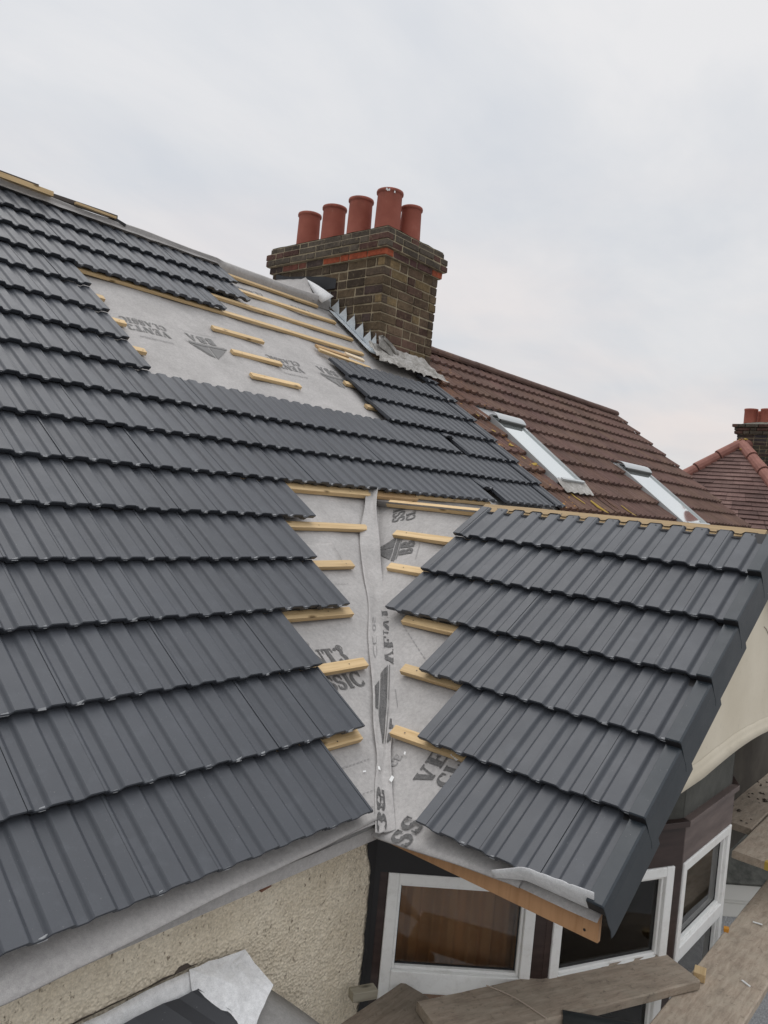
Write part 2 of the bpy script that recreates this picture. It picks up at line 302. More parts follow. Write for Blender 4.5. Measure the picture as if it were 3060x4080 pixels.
# ------------------------------------------------------------------ mesh helpers
class MB:
    def __init__(s): s.v = []; s.f = []; s.mi = []; s.t = []
    def add(s, vs, fs, mi=0, tint=1.0):
        o = len(s.v); s.v += [tuple(v) for v in vs]
        tt = (tint, tint, tint) if isinstance(tint, (int, float)) else tint
        for f in fs: s.f.append(tuple(o+i for i in f)); s.mi.append(mi); s.t.append(tt)
    def box(s, x0, x1, y0, y1, z0, z1, mi=0, tint=1.0, jit=0.0):
        vs = [(x, y, z) for x in (x0, x1) for y in (y0, y1) for z in (z0, z1)]
        if jit: vs = [tuple(c+random.uniform(-jit, jit) for c in v) for v in vs]
        s.add(vs, [(0, 1, 3, 2), (4, 6, 7, 5), (0, 4, 5, 1), (2, 3, 7, 6), (0, 2, 6, 4), (1, 5, 7, 3)], mi, tint)
    def hexa(s, a, b, mi=0, tint=1.0):
        # a, b: two quads (4 points each) facing each other
        s.add(list(a)+list(b), [(3, 2, 1, 0), (4, 5, 6, 7), (0, 1, 5, 4), (1, 2, 6, 5), (2, 3, 7, 6), (3, 0, 4, 7)], mi, tint)
    def grid(s, rows, mi=0, tint=1.0):
        n = len(rows[0]); vs = [p for r in rows for p in r]
        s.add(vs, [(i*n+j, i*n+j+1, (i+1)*n+j+1, (i+1)*n+j) for i in range(len(rows)-1) for j in range(n-1)], mi, tint)
    def tube(s, pts, rad, seg=10, mi=0, tint=1.0, caps=True):
        pts = [Vector(p) for p in pts]; rings = []
        for i, p in enumerate(pts):
            d = (pts[min(i+1, len(pts)-1)]-pts[max(i-1, 0)]).normalized()
            a = d.cross(Vector((0, 0, 1))) if abs(d.z) < .95 else d.cross(Vector((1, 0, 0)))
            a.normalize(); b = d.cross(a); r = rad[i] if isinstance(rad, (list, tuple)) else rad
            rings.append([p+a*r*math.cos(2*math.pi*k/seg)+b*r*math.sin(2*math.pi*k/seg) for k in range(seg)])
        vs = [v for r in rings for v in r]
        fs = [(i*seg+k, i*seg+(k+1) % seg, (i+1)*seg+(k+1) % seg, (i+1)*seg+k) for i in range(len(rings)-1) for k in range(seg)]
        if caps: fs += [tuple(range(seg-1, -1, -1)), tuple((len(rings)-1)*seg+k for k in range(seg))]
        s.add(vs, fs, mi, tint)
    def lathe(s, prof, cx, cy, seg=28, mi=0):
        vs = [(cx+r*math.cos(2*math.pi*k/seg), cy+r*math.sin(2*math.pi*k/seg), z) for r, z in prof for k in range(seg)]
        s.add(vs, [(i*seg+k, i*seg+(k+1) % seg, (i+1)*seg+(k+1) % seg, (i+1)*seg+k) for i in range(len(prof)-1) for k in range(seg)], mi)
    def build(s, name, mats, parent=None, smooth=False, solid=0.0, bevel=0.0, loc=None, mw=None):
        me = bpy.data.meshes.new(name); me.from_pydata(s.v, [], s.f); me.update()
        for mt in (mats if isinstance(mats, (list, tuple)) else [mats]): me.materials.append(mt)
        me.polygons.foreach_set('material_index', s.mi)
        at = me.color_attributes.new('tint', 'FLOAT_COLOR', 'CORNER')
        buf = []
        for p, tt in zip(me.polygons, s.t): buf += [tt[0], tt[1], tt[2], 1.0]*p.loop_total
        at.data.foreach_set('color', buf)
        if smooth: me.polygons.foreach_set('use_smooth', [True]*len(me.polygons))
        bm = bmesh.new(); bm.from_mesh(me)
        if solid == 0.0: bmesh.ops.recalc_face_normals(bm, faces=bm.faces)
        bm.to_mesh(me); bm.free()
        ob = bpy.data.objects.new(name, me); COL.objects.link(ob)
        if mw is not None: ob.matrix_world = mw
        if parent is not None: set_parent(ob, parent)
        if solid:
            md = ob.modifiers.new('thickness', 'SOLIDIFY'); md.thickness = solid; md.offset = 0
        if bevel:
            md = ob.modifiers.new('edge', 'BEVEL'); md.width = bevel; md.segments = 2; md.limit_method = 'ANGLE'; md.angle_limit = R(40)
        return ob
def absloc(o):
    p = Vector((0, 0, 0)); q = o
    while q is not None and q.type == 'EMPTY': p = p+q.location; q = q.parent
    return p
def set_parent(ob, parent):
    ob.parent = parent
    # every mesh part keeps its world placement; only Empties carry an offset
    q = parent
    while q is not None and q.type != 'EMPTY': q = q.parent
    off = q.location if q is not None else Vector((0, 0, 0))
    if parent.type == 'EMPTY': ob.matrix_parent_inverse = Matrix.Translation(-off)
    else: ob.matrix_parent_inverse = parent.matrix_basis.inverted() @ Matrix.Identity(4) if parent.matrix_basis != Matrix.Identity(4) else Matrix.Identity(4)
def thing(name, label, cat, loc, group=None):
    o = bpy.data.objects.new(name, None); COL.objects.link(o); o.location = loc; o.empty_display_size = .2
    o['label'] = label; o['category'] = cat
    if group: o['group'] = group
    return o
def tag(o, label, cat, group=None):
    o['label'] = label; o['category'] = cat
    if group: o['group'] = group
    return o
def structure(o): o['kind'] = 'structure'; return o
def nz(x, y=0.0, z=0.0): return noise.noise(Vector((x, y, z)))

# ------------------------------------------------------------------ ground
mb = MB(); mb.add([(-600, -600, GROUND), (600, -600, GROUND), (600, 600, GROUND), (-600, 600, GROUND)], [(0, 1, 2, 3)])
structure(mb.build('ground', M_GROUND))

# ================================================================== HOUSE UNDER RE-ROOFING
house = thing('terraced_house', 'cream rendered terraced house being re-roofed with dark grey interlocking tiles', 'house', (1.5, .12, GROUND))

# ---- tiles
def prof(t):
    t = t-math.floor(t+.5)          # -0.5..0.5, 0 = middle of trough
    a = abs(t)
    if a < .11: return 0.0
    if a > .27: return .0130
    k = (a-.11)/.16; return .0130*(k*k*(3-2*k))
PK = [-.5, -.285, -.27, -.25, -.215, -.165, -.13, -.11, -.0, .11, .13, .165, .215, .25, .27, .285]
def tile_row(mb, place, n, ka, kb, sign, jit=1.0, s0=None, s1=None, lift=0.0, chips=True):
    """one course of interlocking tiles between rib numbers ka..kb; place(k*PW along, s, off)"""
    base = n*G if s0 is None else s0; top = (n+1)*G+.012 if s1 is None else s1
    m0 = math.floor((ka-.66)/2)
    k0 = .66+2*m0
    while k0 < kb-.01:
        a, b = max(ka, k0), min(kb, k0+2-.014)
        k0 += 2
        if b-a < .05: continue
        ks = sorted({a, b} | {i+p for i in range(int(a)-1, int(b)+2) for p in PK if a < i+p < b})
        js, jo = random.uniform(-.0022, .0022)*jit, random.uniform(-.0012, .0016)*jit+lift
        tl = random.uniform(-.0012, .0012)*jit
        tint = random.uniform(.975, 1.025)
        rows = []
        for (s, o, bev) in ((base+js+.018, -.0290, 0), (base+js+.009, -.0270, 0), (base+js, -.004, 0), (base+js+.0022, 0, 0), (base+.6*(top-base), -.6*.032, 0), (top, -.032, 0)):
            rows.append([place(k, s, o+prof(k)+jo+tl*(k-a)) for k in ks])
        mb.grid(rows, 0, tint)
        for kk, idx in ((a, 0), (b, -1)):      # side faces
            top_ = [r[idx] for r in rows[2:]]
            bot_ = [place(kk, base+js+.009, -.027+prof(kk)+jo), place(kk, base+js+.010, -.027+prof(kk)+jo), place(kk, base+.6*(top-base), -.6*.032-.022+prof(kk)+jo), place(kk, top, -.054+prof(kk)+jo)]
            mb.grid([top_, bot_], 0, tint)
        # underside
        mb.grid([[place(k, base+js+.018, -.0290+prof(k)+jo) for k in ks], [place(k, top, -.054+prof(k)+jo) for k in ks]], 0, tint)
        if chips:
            for i in range(math.ceil(a), math.floor(b)+1):
                if random.random() < .80 and a+.15 < i < b-.12:
                    wd = random.uniform(.05, .125); c = i+random.uniform(-.05, .05)+.05; hh = random.uniform(.004, .0105)
                    mb.add([place(c-wd, base+js-.0007, -.005+jo), place(c+wd, base+js-.0007, -.005+jo), place(c+wd*.8, base+js+hh, .0012+jo+prof(c+wd)), place(c-wd*.8, base+js+hh*.8, .0012+jo+prof(c-wd))], [(0, 1, 2, 3)], 1)
kx = lambda x: (x-X0)/PW
pm = lambda k, s, o: PM(X0+k*PW, s, o)
pg = lambda k, s, o: PG(Y0-k*PW, s, o)
mb = MB(); XL = -4.2; PARTY = 5.05; CUT = 4.845
ends = {0: .855, 1: 1.062, 2: 1.062, 3: 1.474, 4: 1.485, 5: 1.705}
for n in range(6): tile_row(mb, pm, n, kx(XL), kx(ends[n]), 1)
for n in (6, 7): 
    if n == 6:   # one tile has slipped up the slope, leaving a dark hole
        tile_row(mb, pm, n, kx(XL), kx(3.93), 1); tile_row(mb, pm, n, kx(3.93), kx(4.06), 1, s0=6.52*G); tile_row(mb, pm, n, kx(4.06), kx(CUT), 1)
    else: tile_row(mb, pm, n, kx(XL), kx(CUT), 1)
tile_row(mb, pm, 8, kx(XL), kx(4.14), 1); tile_row(mb, pm, 8, kx(4.14), kx(4.25), 1, s0=8.74*G); tile_row(mb, pm, 8, kx(4.25), kx(CUT), 1)
for n in range(9, 13): tile_row(mb, pm, n, kx(XL), kx(1.268), 1)
tile_row(mb, pm, 13, kx(XL), kx(1.268), 1); tile_row(mb, pm, 13, kx(1.268), kx(2.523), 1, s0=12.93*G)
tile_row(mb, pm, 14, kx(XL), kx(2.968), 1); tile_row(mb, pm, 15, kx(XL), kx(3.015), 1, s1=16.12*G)
for n, xa in ((9, 3.44), (10, 3.44), (11, 3.47)): tile_row(mb, pm, n, kx(xa), kx(CUT), 1, s1=(None if n < 11 else 11.95*G), lift=.004)
for n in range(6, 13): tile_row(mb, pm, n, kx(CUT+.022), kx(PARTY), 1, lift=.010, jit=1.6, s1=(None if n < 12 else 12.5*G))
main_tiles = mb.build('main_roof_tiling', [M_TILE, M_CHIP], house)
mb = MB()
ky = lambda y: (Y0-y)/PW
gl = {5: .733, 4: .733, 3: .733, 2: .298, 1: .080, 0: -.137}
for n in range(6): tile_row(mb, pg, n, ky(gl[n]), ky(YV+.012), -1, s1=(None if n < 5 else 5.965*G))
for k in range(1, 14, 2):      # nail holes by the top course's heads, shaded depth painted as black discs
    for d in (.0,):
        c = ky(.733)+k+.3; o = prof(c)-.0292
        mb.add([pg(c+.035*math.cos(a), 5.90*G+.0038*math.sin(a), o+.0006) for a in [i*math.pi/4 for i in range(8)]], [tuple(range(8))], 2)
gable_tiles = mb.build('gable_roof_tiling', [M_TILE, M_CHIP, M_HOLE], house)

# far slopes (not seen from here, but they close the roof)
mb = MB()
def PB(x, s, o=0.0):      # back slope of the main roof
    yr = 16.2*G*ca; return Vector((x, 2*yr-(s*ca-o*sa), s*sa+o*ca))
pb = lambda k, s, o: PB(X0+k*PW, s, o)
for n in range(4, 16): tile_row(mb, pb, n, kx(XL), kx(1.37), 1, s1=(None if n < 15 else 16.05*G), chips=False)
for n in range(13, 16): tile_row(mb, pb, n, kx(1.37), kx(1.97), 1, s1=(None if n < 15 else 16.0*G), chips=False)
mb.build('back_roof_tiling', [M_TILE, M_CHIP], house)
mb = MB()
def PG2(y, s, o=0.0):
    p = PG(y, s, o); return Vector((2*XR-p.x, p.y, p.z))
for n in range(6): tile_row(mb, lambda k, s, o: PG2(Y0-k*PW, s, o), n, ky(.55), ky(YV+.012), 1, s1=(None if n < 5 else 5.965*G), chips=False)
mb.build('gable_roof_tiling', [M_TILE, M_CHIP], house)

# ---- roofing membrane
FO = -.070
def fm(x, s): return FO+.005*math.sin(x*7.9+1.3*math.sin(s*2.1))+.007*nz(x*2.3, s*2.3, .7)+.005*nz(x*7+s*3, s*5, 2.2)+.0025*nz(x*17-s*9, s*13, 6.2)
def fg(y, s): return FO+.005*math.sin(y*7.9+1.0+1.3*math.sin(s*2.7))+.007*nz(y*2.6, s*2.6, 5.7)+.005*nz(y*8+s*3, s*6, 9.2)+.003*nz(y*19-s*8, s*15, 3.2)
mb = MB(); rows = []
ns, nx = 110, 190
for i in range(ns+1):
    rows.append([(lambda x, lo: (lambda s: PM(x, s, fm(x, s)))(lo+(15.95*G-lo)*i/ns))(-4.2+(PARTY+4.2)*j/nx, -.02) for j in range(nx+1)])
yr, zr = 16.2*G*ca, 16.2*G*sa
mb.grid(rows)
rows = [[PB(-4.2+(PARTY+4.2)*j/nx, k*G, -.06) for j in range(nx+1)] for k in (15.9, 0)]
mb.grid(rows)
membrane = mb.build('roofing_membrane', M_FELT, house, smooth=True)
mb = MB(); rows = []      # strip lapped over the ridge, on the tile heads where there are tiles
for j in range(281):
    x = -4.2+(PARTY-.62+4.2)*j/280; k = min(1, max(0, (3.06-x)/.08)); mixk = lambda a, b: a+(b-a)*k
    w1, w2 = .010*nz(x*3, 5), .012*nz(x*2, 8); e_ = (mixk(15.93, 16.02)+(.02+.03*k)*nz(x*2.7, 1)+(.01+.03*k)*nz(x*9, 2))*G; w3 = .010*nz(x*6, 4)*(1-k)
    rows.append([PM(x, e_, mixk(-.062, .004)), PM(x, mixk(15.98, 16.07)*G, mixk(-.040, .010)+w1*.6+w3*.5), PM(x, mixk(16.0, 16.12)*G, mixk(-.010, .014)+w1+w3), Vector((x, yr-.045, zr+mixk(-.002, .014)+w2)), Vector((x, yr-.015, zr+mixk(.018, .030)+w2)), Vector((x, yr+.02, zr+.022+w2)), Vector((x, yr+.06, zr+.010+w2)), PB(x, 15.7*G, .01)])
mb.grid(rows); mb.build('ridge_membrane', M_FELT, house, smooth=True)
mb = MB(); rows = []
for i in range(61):
    rows.append([(lambda y, s: PG(y, s, fg(y, s)))(1.75-2.55*j/80, (lambda y, lo: lo+(6*G+.02-lo)*i/60)(1.75-2.55*j/80, -.02)) for j in range(81)])
mb.grid(rows)
gmem = mb.build('roofing_membrane', M_FELT, house, smooth=True)
mb = MB(); mb.grid([[PG2(y, s, -.06) for y in (1.7, -.8)] for s in (-.1, 6*G)])
mb.build('roofing_membrane', M_FELT, house)

# ---- loose strip of membrane in the valley
Lp = [(2.47, 1.63, 1.165), (2.30, 1.47, 1.03), (2.053, 1.266, .866), (1.838, 1.022, .687), (1.701, .847, .557), (1.511, .661, .42), (1.335, .461, .272), (1.196, .32, .168), (1.101, .209, .086), (1.00, .122, .016), (.925, .048, -.039), (.872, -.003, -.078)]
Rp = [(2.50, 1.55, 1.145), (2.33, 1.40, 1.02), (2.10, 1.15, .835), (1.975, 1.01, .687), (1.86, .84, .557), (1.655, .61, .42), (1.46, .43, .272), (1.33, .315, .168), (1.18, .205, .094), (1.054, .081, .004), (.988, .010, -.045), (.945, -.036, -.078)]
def lerp_list(P, t):
    t = max(0, min(.9999, t))*(len(P)-1); i = int(t); f = t-i
    # catmull-rom through the listed points
    g = lambda k: Vector(P[max(0, min(len(P)-1, k))])
    p0, p1, p2, p3 = g(i-1), g(i), g(i+1), g(i+2)
    return .5*((2*p1)+(-p0+p2)*f+(2*p0-5*p1+4*p2-p3)*f*f+(-p0+3*p1-3*p2+p3)*f**3)
def strip(a, t, lift=0.0):
    l, r = lerp_list(Lp, t), lerp_list(Rp, t)
    p = l.lerp(r, a); d = 4*a*(1-a)
    hang = -.012*d+.012*nz(a*3, t*9, 1.0)*d+.009*nz(a*7+t*4, t*17)*d+.004*nz(a*13, t*41)*d
    edge = .004+.013*max(0, nz(t*11, 8.0))*(a**4)-.006*(1-a)**4
    nrm = Vector((-.45, -.45, .78)).normalized()
    return p+nrm*(hang+edge+lift)
mb = MB(); mb.grid([[strip(a/10, t/90) for a in range(11)] for t in range(91)])
vs = mb.build('valley_membrane', M_FELT, house, smooth=True, solid=.0012)

# ---- printing on the membrane
def arc(cx, cy, rx, ry, a0, a1, w0, w1, n=14):
    out = []
    for k in range(n+1):
        a = R(a0+(a1-a0)*k/n); out.append((cx+rx*math.cos(a), cy+ry*math.sin(a), w0+(w1-w0)*abs(math.cos(a))))
    return out
TK, TN = .25, .085
def slab(x, y, w_=.36): return [(x-w_/2, y, TN), (x+w_/2, y, TN)]
GLY = {
 'I': (.42, [[(.21, 0, TK), (.21, 1, TK)], slab(.21, .04), slab(.21, .96)]),
 'L': (.66, [[(.2, 0, TK), (.2, 1, TK)], slab(.2, .96), [(.02, .04, TN), (.62, .04, TN)], [(.58, .0, TN), (.58, .30, TN)]]),
 'E': (.70, [[(.2, 0, TK), (.2, 1, TK)], [(.02, .96, TN), (.62, .96, TN)], [(.02, .04, TN), (.66, .04, TN)], [(.2, .5, TN), (.50, .5, TN)], [(.59, 1, TN), (.59, .72, TN)], [(.62, 0, TN), (.62, .30, TN)], [(.48, .38, TN), (.48, .62, TN)]]),
 'T': (.72, [[(.36, 0, TK), (.36, 1, TK)], slab(.36, .04), [(.03, .96, TN), (.69, .96, TN)], [(.06, 1, TN), (.06, .70, TN)], [(.66, 1, TN), (.66, .70, TN)]]),
 'V': (.80, [[(.16, 1, TK), (.42, 0, TK*.9)], [(.66, 1, TN), (.44, 0, TN)], slab(.17, .96, .34), slab(.65, .96, .28)]),
 'N': (.84, [[(.13, 0, TN), (.13, 1, TN)], [(.17, 1, TK), (.68, 0, TK)], [(.72, 0, TN), (.72, 1, TN)], slab(.13, .04, .26), slab(.72, .96, .26), slab(.14, .96, .24)]),
 'A': (.84, [[(.14, 0, TN), (.38, 1, TN)], [(.40, 1, TK*.8), (.66, 0, TK)], [(.22, .32, TN), (.58, .32, TN)], slab(.14, .04, .27), slab(.67, .04, .34)]),
 'C': (.76, [arc(.40, .5, .30, .47, 48, 312, TN, TK), [(.66, .62, TN), (.66, .97, TN)], [(.66, .05, TN), (.66, .30, TN)]]),
 'S': (.64, [arc(.31, .735, .21, .235, 25, 250, TN, .20)+[(.33, .50, .24)]+arc(.31, .265, .21, .235, 70, -155, TN, .20), [(.54, .66, TN), (.54, .97, TN)], [(.07, .04, TN), (.07, .33, TN)]]),
 '3': (.62, [arc(.29, .745, .20, .22, 160, -80, TN, .22), arc(.29, .265, .23, .245, 85, -165, TN, .25)]),
 'B': (.70, [[(.18, 0, TK), (.18, 1, TK)], arc(.30, .75, .22, .21, 95, -95, TN*1.3, TK), arc(.30, .27, .27, .23, 95, -95, TN*1.3, TK), [(.05, .96, TN), (.32, .96, TN)], [(.05, .04, TN), (.32, .04, TN)], [(.2, .51, TN), (.32, .51, TN)]]),
}
def text_mesh(body, size, mapper, parent, mtl=M_INK, name='printed_lettering', bold=1.0, serif=True, wide=1.12):
    mb_ = MB(); H = size*.70; pen = 0.0
    if serif and all(ch in GLY for ch in body):
        for ch in body:
            adv, strokes = GLY[ch]
            for st in strokes:
                # cut long strokes so that they follow the sheet
                pts = []
                for (x0_, y0_, w0_), (x1_, y1_, w1_) in zip(st, st[1:]):
                    n_ = max(1, int(math.hypot(x1_-x0_, y1_-y0_)*H/.03)); pts += [(x0_+(x1_-x0_)*k/n_, y0_+(y1_-y0_)*k/n_, w0_+(w1_-w0_)*k/n_) for k in range(n_)]
                pts.append(st[-1]); rows = []
                for k, (x_, y_, w_) in enumerate(pts):
                    p, q = pts[max(0, k-1)], pts[min(len(pts)-1, k+1)]; dx, dy = q[0]-p[0], q[1]-p[1]; ll = math.hypot(dx, dy) or 1; ox, oy = -dy/ll*w_/2*bold, dx/ll*w_/2*bold
                    if abs(dx) > .1*abs(dy) and abs(dy) > .6*abs(dx) and len(st) == 2: ox, oy = w_/2, 0     # slanted stems keep level ends
                    rows.append([mapper((pen+x_+ox)*H*wide, (y_+oy)*H), mapper((pen+x_-ox)*H*wide, (y_-oy)*H)])
                mb_.grid(rows)
            pen += adv+.05
        return mb_.build(name, mtl, parent)
    cu = bpy.data.curves.new('lettering', 'FONT'); cu.body = body; cu.size = size; cu.offset = .01*size; cu.resolution_u = 4
    ob = bpy.data.objects.new('lettering', cu); COL.objects.link(ob)
    dg = bpy.context.evaluated_depsgraph_get(); me0 = ob.evaluated_get(dg).to_mesh()
    bm = bmesh.new(); bm.from_mesh(me0); ob.evaluated_get(dg).to_mesh_clear(); bpy.data.objects.remove(ob); bpy.data.curves.remove(cu)
    bmesh.ops.triangulate(bm, faces=bm.faces)
    mb_.add([mapper(v.co.x, v.co.y) for v in bm.verts], [tuple(v.index for v in f.verts) for f in bm.faces]); bm.free()
    return mb_.build(name, mtl, parent)
def map_main(x, s, rot=0, k=1.0):
    c_, s_ = math.cos(rot), math.sin(rot)
    def f(u, v):
        xx, ss = x+u*c_-v*s_*k, s+u*s_+v*c_*k
        return PM(xx, ss, fm(xx, ss)+.0035)
    return f
def map_gab(y, s, rot=0):
    c_, s_ = math.cos(rot), math.sin(rot)
    def f(u, v):
        yy, ss = y-(u*c_-v*s_), s+u*s_+v*c_
        return PG(yy, ss, fg(yy, ss)+.0035)
    return f
def shape_mesh(polys, mapper, parent, mtl=M_INK, name='printed_emblem'):
    mb_ = MB()
    for poly in polys:       # each quad a-b-c-d is cut into a fine grid so that it follows the sheet
        a, b, c_, d = [Vector((*p, 0)) for p in poly]; n_ = 8
        mb_.grid([[mapper(*(a.lerp(b, j/n_).lerp(d.lerp(c_, j/n_), i/n_))[:2]) for j in range(n_+1)] for i in range(n_+1)])
    return mb_.build(name, mtl, parent)
def emblem(mapper_at, parent, w_=.26, ink=None):
    ink = ink or M_INK
    # a gabled roof shape over a bar, with BBA lettering below
    h = w_*.42; q = w_/2
    shape_mesh([[(-q*.86, 0), (-q*.02, 0), (-q*.02, h), (-q*.02, h)], [(q*.06, 0), (q*.80, 0), (q*.06, h*.96), (q*.06, h*.96)],
                [(-q, -.030), (q*.95, -.030), (q*.88, -.008), (-q*.92, -.008)], [(-q*.9, -.040), (q*.9, -.040), (q*.9, -.036), (-q*.9, -.036)],
                [(q*.86, 0), (q*1.12, -.03), (q*.30, h*.84), (q*.16, h*.92)]], mapper_at(0, 0), parent, ink)
    text_mesh('BBA', min(.13, w_*.44), mapper_at(-w_*.30, -.046-w_*.30), parent, ink)
    shape_mesh([[(-q, -.052-w_*.40), (q, -.052-w_*.40), (q, -.049-w_*.40), (-q, -.049-w_*.40)]], mapper_at(0, 0), parent, M_INK2, 'printed_rule')
def mm_at(x, s, rot):
    c_, s_ = math.cos(rot), math.sin(rot)
    return lambda u, v: map_main(x+u*c_-v*s_, s+u*s_+v*c_, rot)
def mg_at(y, s, rot):
    c_, s_ = math.cos(rot), math.sin(rot)
    return lambda u, v: map_gab(y-(u*c_-v*s_), s+u*s_+v*c_, rot)
PI = math.pi
for (xe, c0) in ((1.74, 11.33), (2.985, 11.33)):
    text_mesh('VENT3', .105, map_main(xe, (c0-.20)*G, PI), membrane, M_INKF)
    text_mesh('CLASSIC', .088, map_main(xe+.01, (c0+.06)*G, PI), membrane, M_INKF)
    text_mesh('ROOFING UNDERLAY', .026, map_main(xe-.02, (c0-.62)*G, PI), membrane, M_INK2)
for xe in (2.06, 3.34): emblem(mm_at(xe, 10.98*G, PI), membrane, .34, M_INKF)
text_mesh('CLASSIC', .085, map_main(3.40, 15.40*G, PI), membrane, M_INKF); text_mesh('VENT3', .085, map_main(4.02, 15.36*G, PI), membrane, M_INKF)
text_mesh('CLASSIC', .110, map_main(.895, 1.735*G), membrane)
text_mesh('VENT3', .120, map_main(.965, 2.17*G), membrane); text_mesh('®', .05, map_main(1.30, 2.36*G), membrane)
text_mesh('©', .045, map_main(1.125, 2.50*G), membrane, M_INK2)
g90 = PI/2
text_mesh('VENT3', .108, map_gab(-.038, .585*G, g90), gmem, wide=1.3); text_mesh('CLASSIC', .084, map_gab(-.112, .64*G, g90), gmem, wide=1.3)
text_mesh('CE', .05, map_gab(.145, .66*G, g90), gmem, M_INK2)
text_mesh('SSI', .115, map_gab(1.218, 5.50*G, R(124)), gmem); text_mesh('CE', .05, map_gab(1.47, 5.35*G, g90), gmem, M_INK2)
text_mesh('CL', .085, map_gab(1.150, 5.57*G, R(124)), gmem)
emblem(mg_at(1.095, 4.62*G, R(116)), gmem, .262)
text_mesh('SS', .112, lambda u, v: PG(-.122+v, -.070+u, -.0545), gmem)
mp_s = lambda a0, t0, du, dv: (lambda u, v: strip(min(.985, max(.015, a0+v*du)), t0-u*dv, .0035))
text_mesh('VENT', .10, mp_s(.55, .505, 4.6, .50), vs); text_mesh('CE 05', .045, mp_s(.16, .49, 4.2, .85), vs, M_INK2)
shape_mesh([[(.10, .545), (.30, .532), (.22, .60), (.10, .595)], [(.36, .520), (.66, .505), (.52, .665), (.24, .615)], [(.24, .615), (.52, .665), (.46, .70), (.40, .695)], [(.72, .505), (.745, .505), (.60, .70), (.575, .70)],
            [(.78, .60), (.96, .604), (.97, .622), (.86, .612)], [(.74, .632), (.97, .636), (.95, .665), (.72, .66)], [(.70, .672), (.92, .676), (.90, .70), (.68, .698)]], lambda u, v: strip(u, v, .0035), vs)
text_mesh('3S', .16, mp_s(.10, .985, 4.2, 1.05), vs)
text_mesh('C', .13, mp_s(.10, .885, 4.6, .62), vs)
def dashes(sr, x0, x1, slope=.0):
    mb_ = MB(); x = x0
    while x < x1:
        s = sr+slope*(x-x0); f = map_main(x, s)
        mb_.add([f(0, 0), f(.012, 0), f(.012, .0035), f(0, .0035)], [(0, 1, 2, 3)]); x += .021
    return mb_.build('printed_rule', M_INK2, membrane)
dashes(.66*G, .80, 1.06, .03); dashes(.30*G, .80, 1.0); dashes(.12*G, .80, .95); dashes(3.62*G, 1.45, 1.68)
mb = MB()
for (c, d) in (((.62, 2.9), (.35, 2.35)), ((.40, 1.75), (.33, 1.5)), ((-.06, 5.55), (-.10, 5.15))):
    a, b = Vector((c[0], c[1]*G)), Vector((d[0], d[1]*G)); n_ = 20
    for i in range(0, n_, 2):
        p, q = a.lerp(b, i/n_), a.lerp(b, (i+1.2)/n_); o = Vector((-(q-p).y, (q-p).x)).normalized()*.0022
        mb.add([PG(z_[0], z_[1], fg(*z_)+.003) for z_ in (p+o, p-o, q-o, q+o)], [(0, 1, 2, 3)])
mb.build('printed_rule', M_INK2, gmem)

# small flap of membrane lifted beside the left battens
mb = MB(); rows = []
for i in range(13):
    a = i/12
    rows.append([PM(1.30+.46*b/10-.05*a*a*(b/10), (4.55-.50*a-.10*math.sin(a*3)*(b/10))*G, FO+.006+.016*(a**3)*(.4+.6*b/10)+.012*(b/10)**4) for b in range(11)])
mb.grid(rows); mb.build('membrane_flap', M_FELT, house, smooth=True, solid=.0012)

# ---- battens
def frame_main(x, s, o): 
    mtx = Matrix((Vector((1, 0, 0)), Vector((0, ca, sa)), Vector((0, -sa, ca)))).transposed().to_4x4(); mtx.translation = PM(x, s, o); return mtx
def frame_gab(y, s, o):
    mtx = Matrix((Vector((0, -1, 0)), Vector((cb, 0, sb)), Vector((-sb, 0, cb)))).transposed().to_4x4(); mtx.translation = PG(y, s, o); return mtx
def plank_mesh(l, wd, th, jit=.0015):
    mb_ = MB(); n_ = max(2, int(l/.12)); rows = []
    for i in range(n_+1):
        x = l*i/n_; dy = nz(x*3+l*7, 1.1)*jit*1.2; dz = nz(x*3+l*5, 7.1)*jit
        rows.append([(x, -wd/2+dy, -th+dz), (x, wd/2+dy, -th+dz), (x, wd/2+dy, dz), (x, -wd/2+dy, dz)])
    v = [p for r in rows for p in r]; f = [(i*4+k, i*4+(k+1) % 4, i*4+4+(k+1) % 4, i*4+4+k) for i in range(n_) for k in range(4)]
    f += [(3, 2, 1, 0), tuple(n_*4+k for k in range(4))]
    mb_.add(v, f); return mb_
M_NAIL = mat('steel_nail', (.09, .08, .07), .5, .5, .6)
def batten(mtx, l, wd=.048, th=.024, mtl=None, parent=house, name='batten', rz=0.0):
    mb_ = plank_mesh(l, wd, th); x = random.uniform(.05, .12)
    while x < l-.01:
        vx = x+random.uniform(-.01, .01); vy = random.uniform(-.008, .008); r_ = .0033
        mb_.add([(vx+r_*math.cos(a), vy+r_*math.sin(a), .0022) for a in [k*PI/4 for k in range(8)]], [tuple(range(8))], 1); x += .40
    return mb_.build(name, [mtl or M_BATTEN, M_NAIL], parent, bevel=.0015, mw=mtx @ Matrix.Rotation(rz, 4, 'Z'))
BT = -.037
for (c, x0, x1) in ((4.95, 1.25, 2.148), (4.00, 1.25, 1.785), (3.0, .85, 1.523), (2.035, .8, 1.378), (.99, .45, 1.071),
                    (11.92, 2.237, 2.727), (10.92, 2.239, 2.711), (9.98, 2.237, 2.708),
                    (13.02, 1.15, 4.20), (13.90, 2.4, 4.275), (14.88, 2.6, 4.265), (15.83, 2.7, 4.222),
                    (11.87, .9, 1.358), (10.95, .9, 1.391), (9.93, .9, 1.389), (10.75, 3.385, 3.7), (9.72, 3.385, 3.7)):
    batten(frame_main(x0, c*G, BT), x1-x0, rz=random.uniform(-.006, .006))
batten(frame_main(1.35, 5.99*G, BT+.004), 1.13, .06, .028)
batten(frame_main(2.485, 6.00*G, BT+.003), .44, .055, .026, M_BATTEN_B)
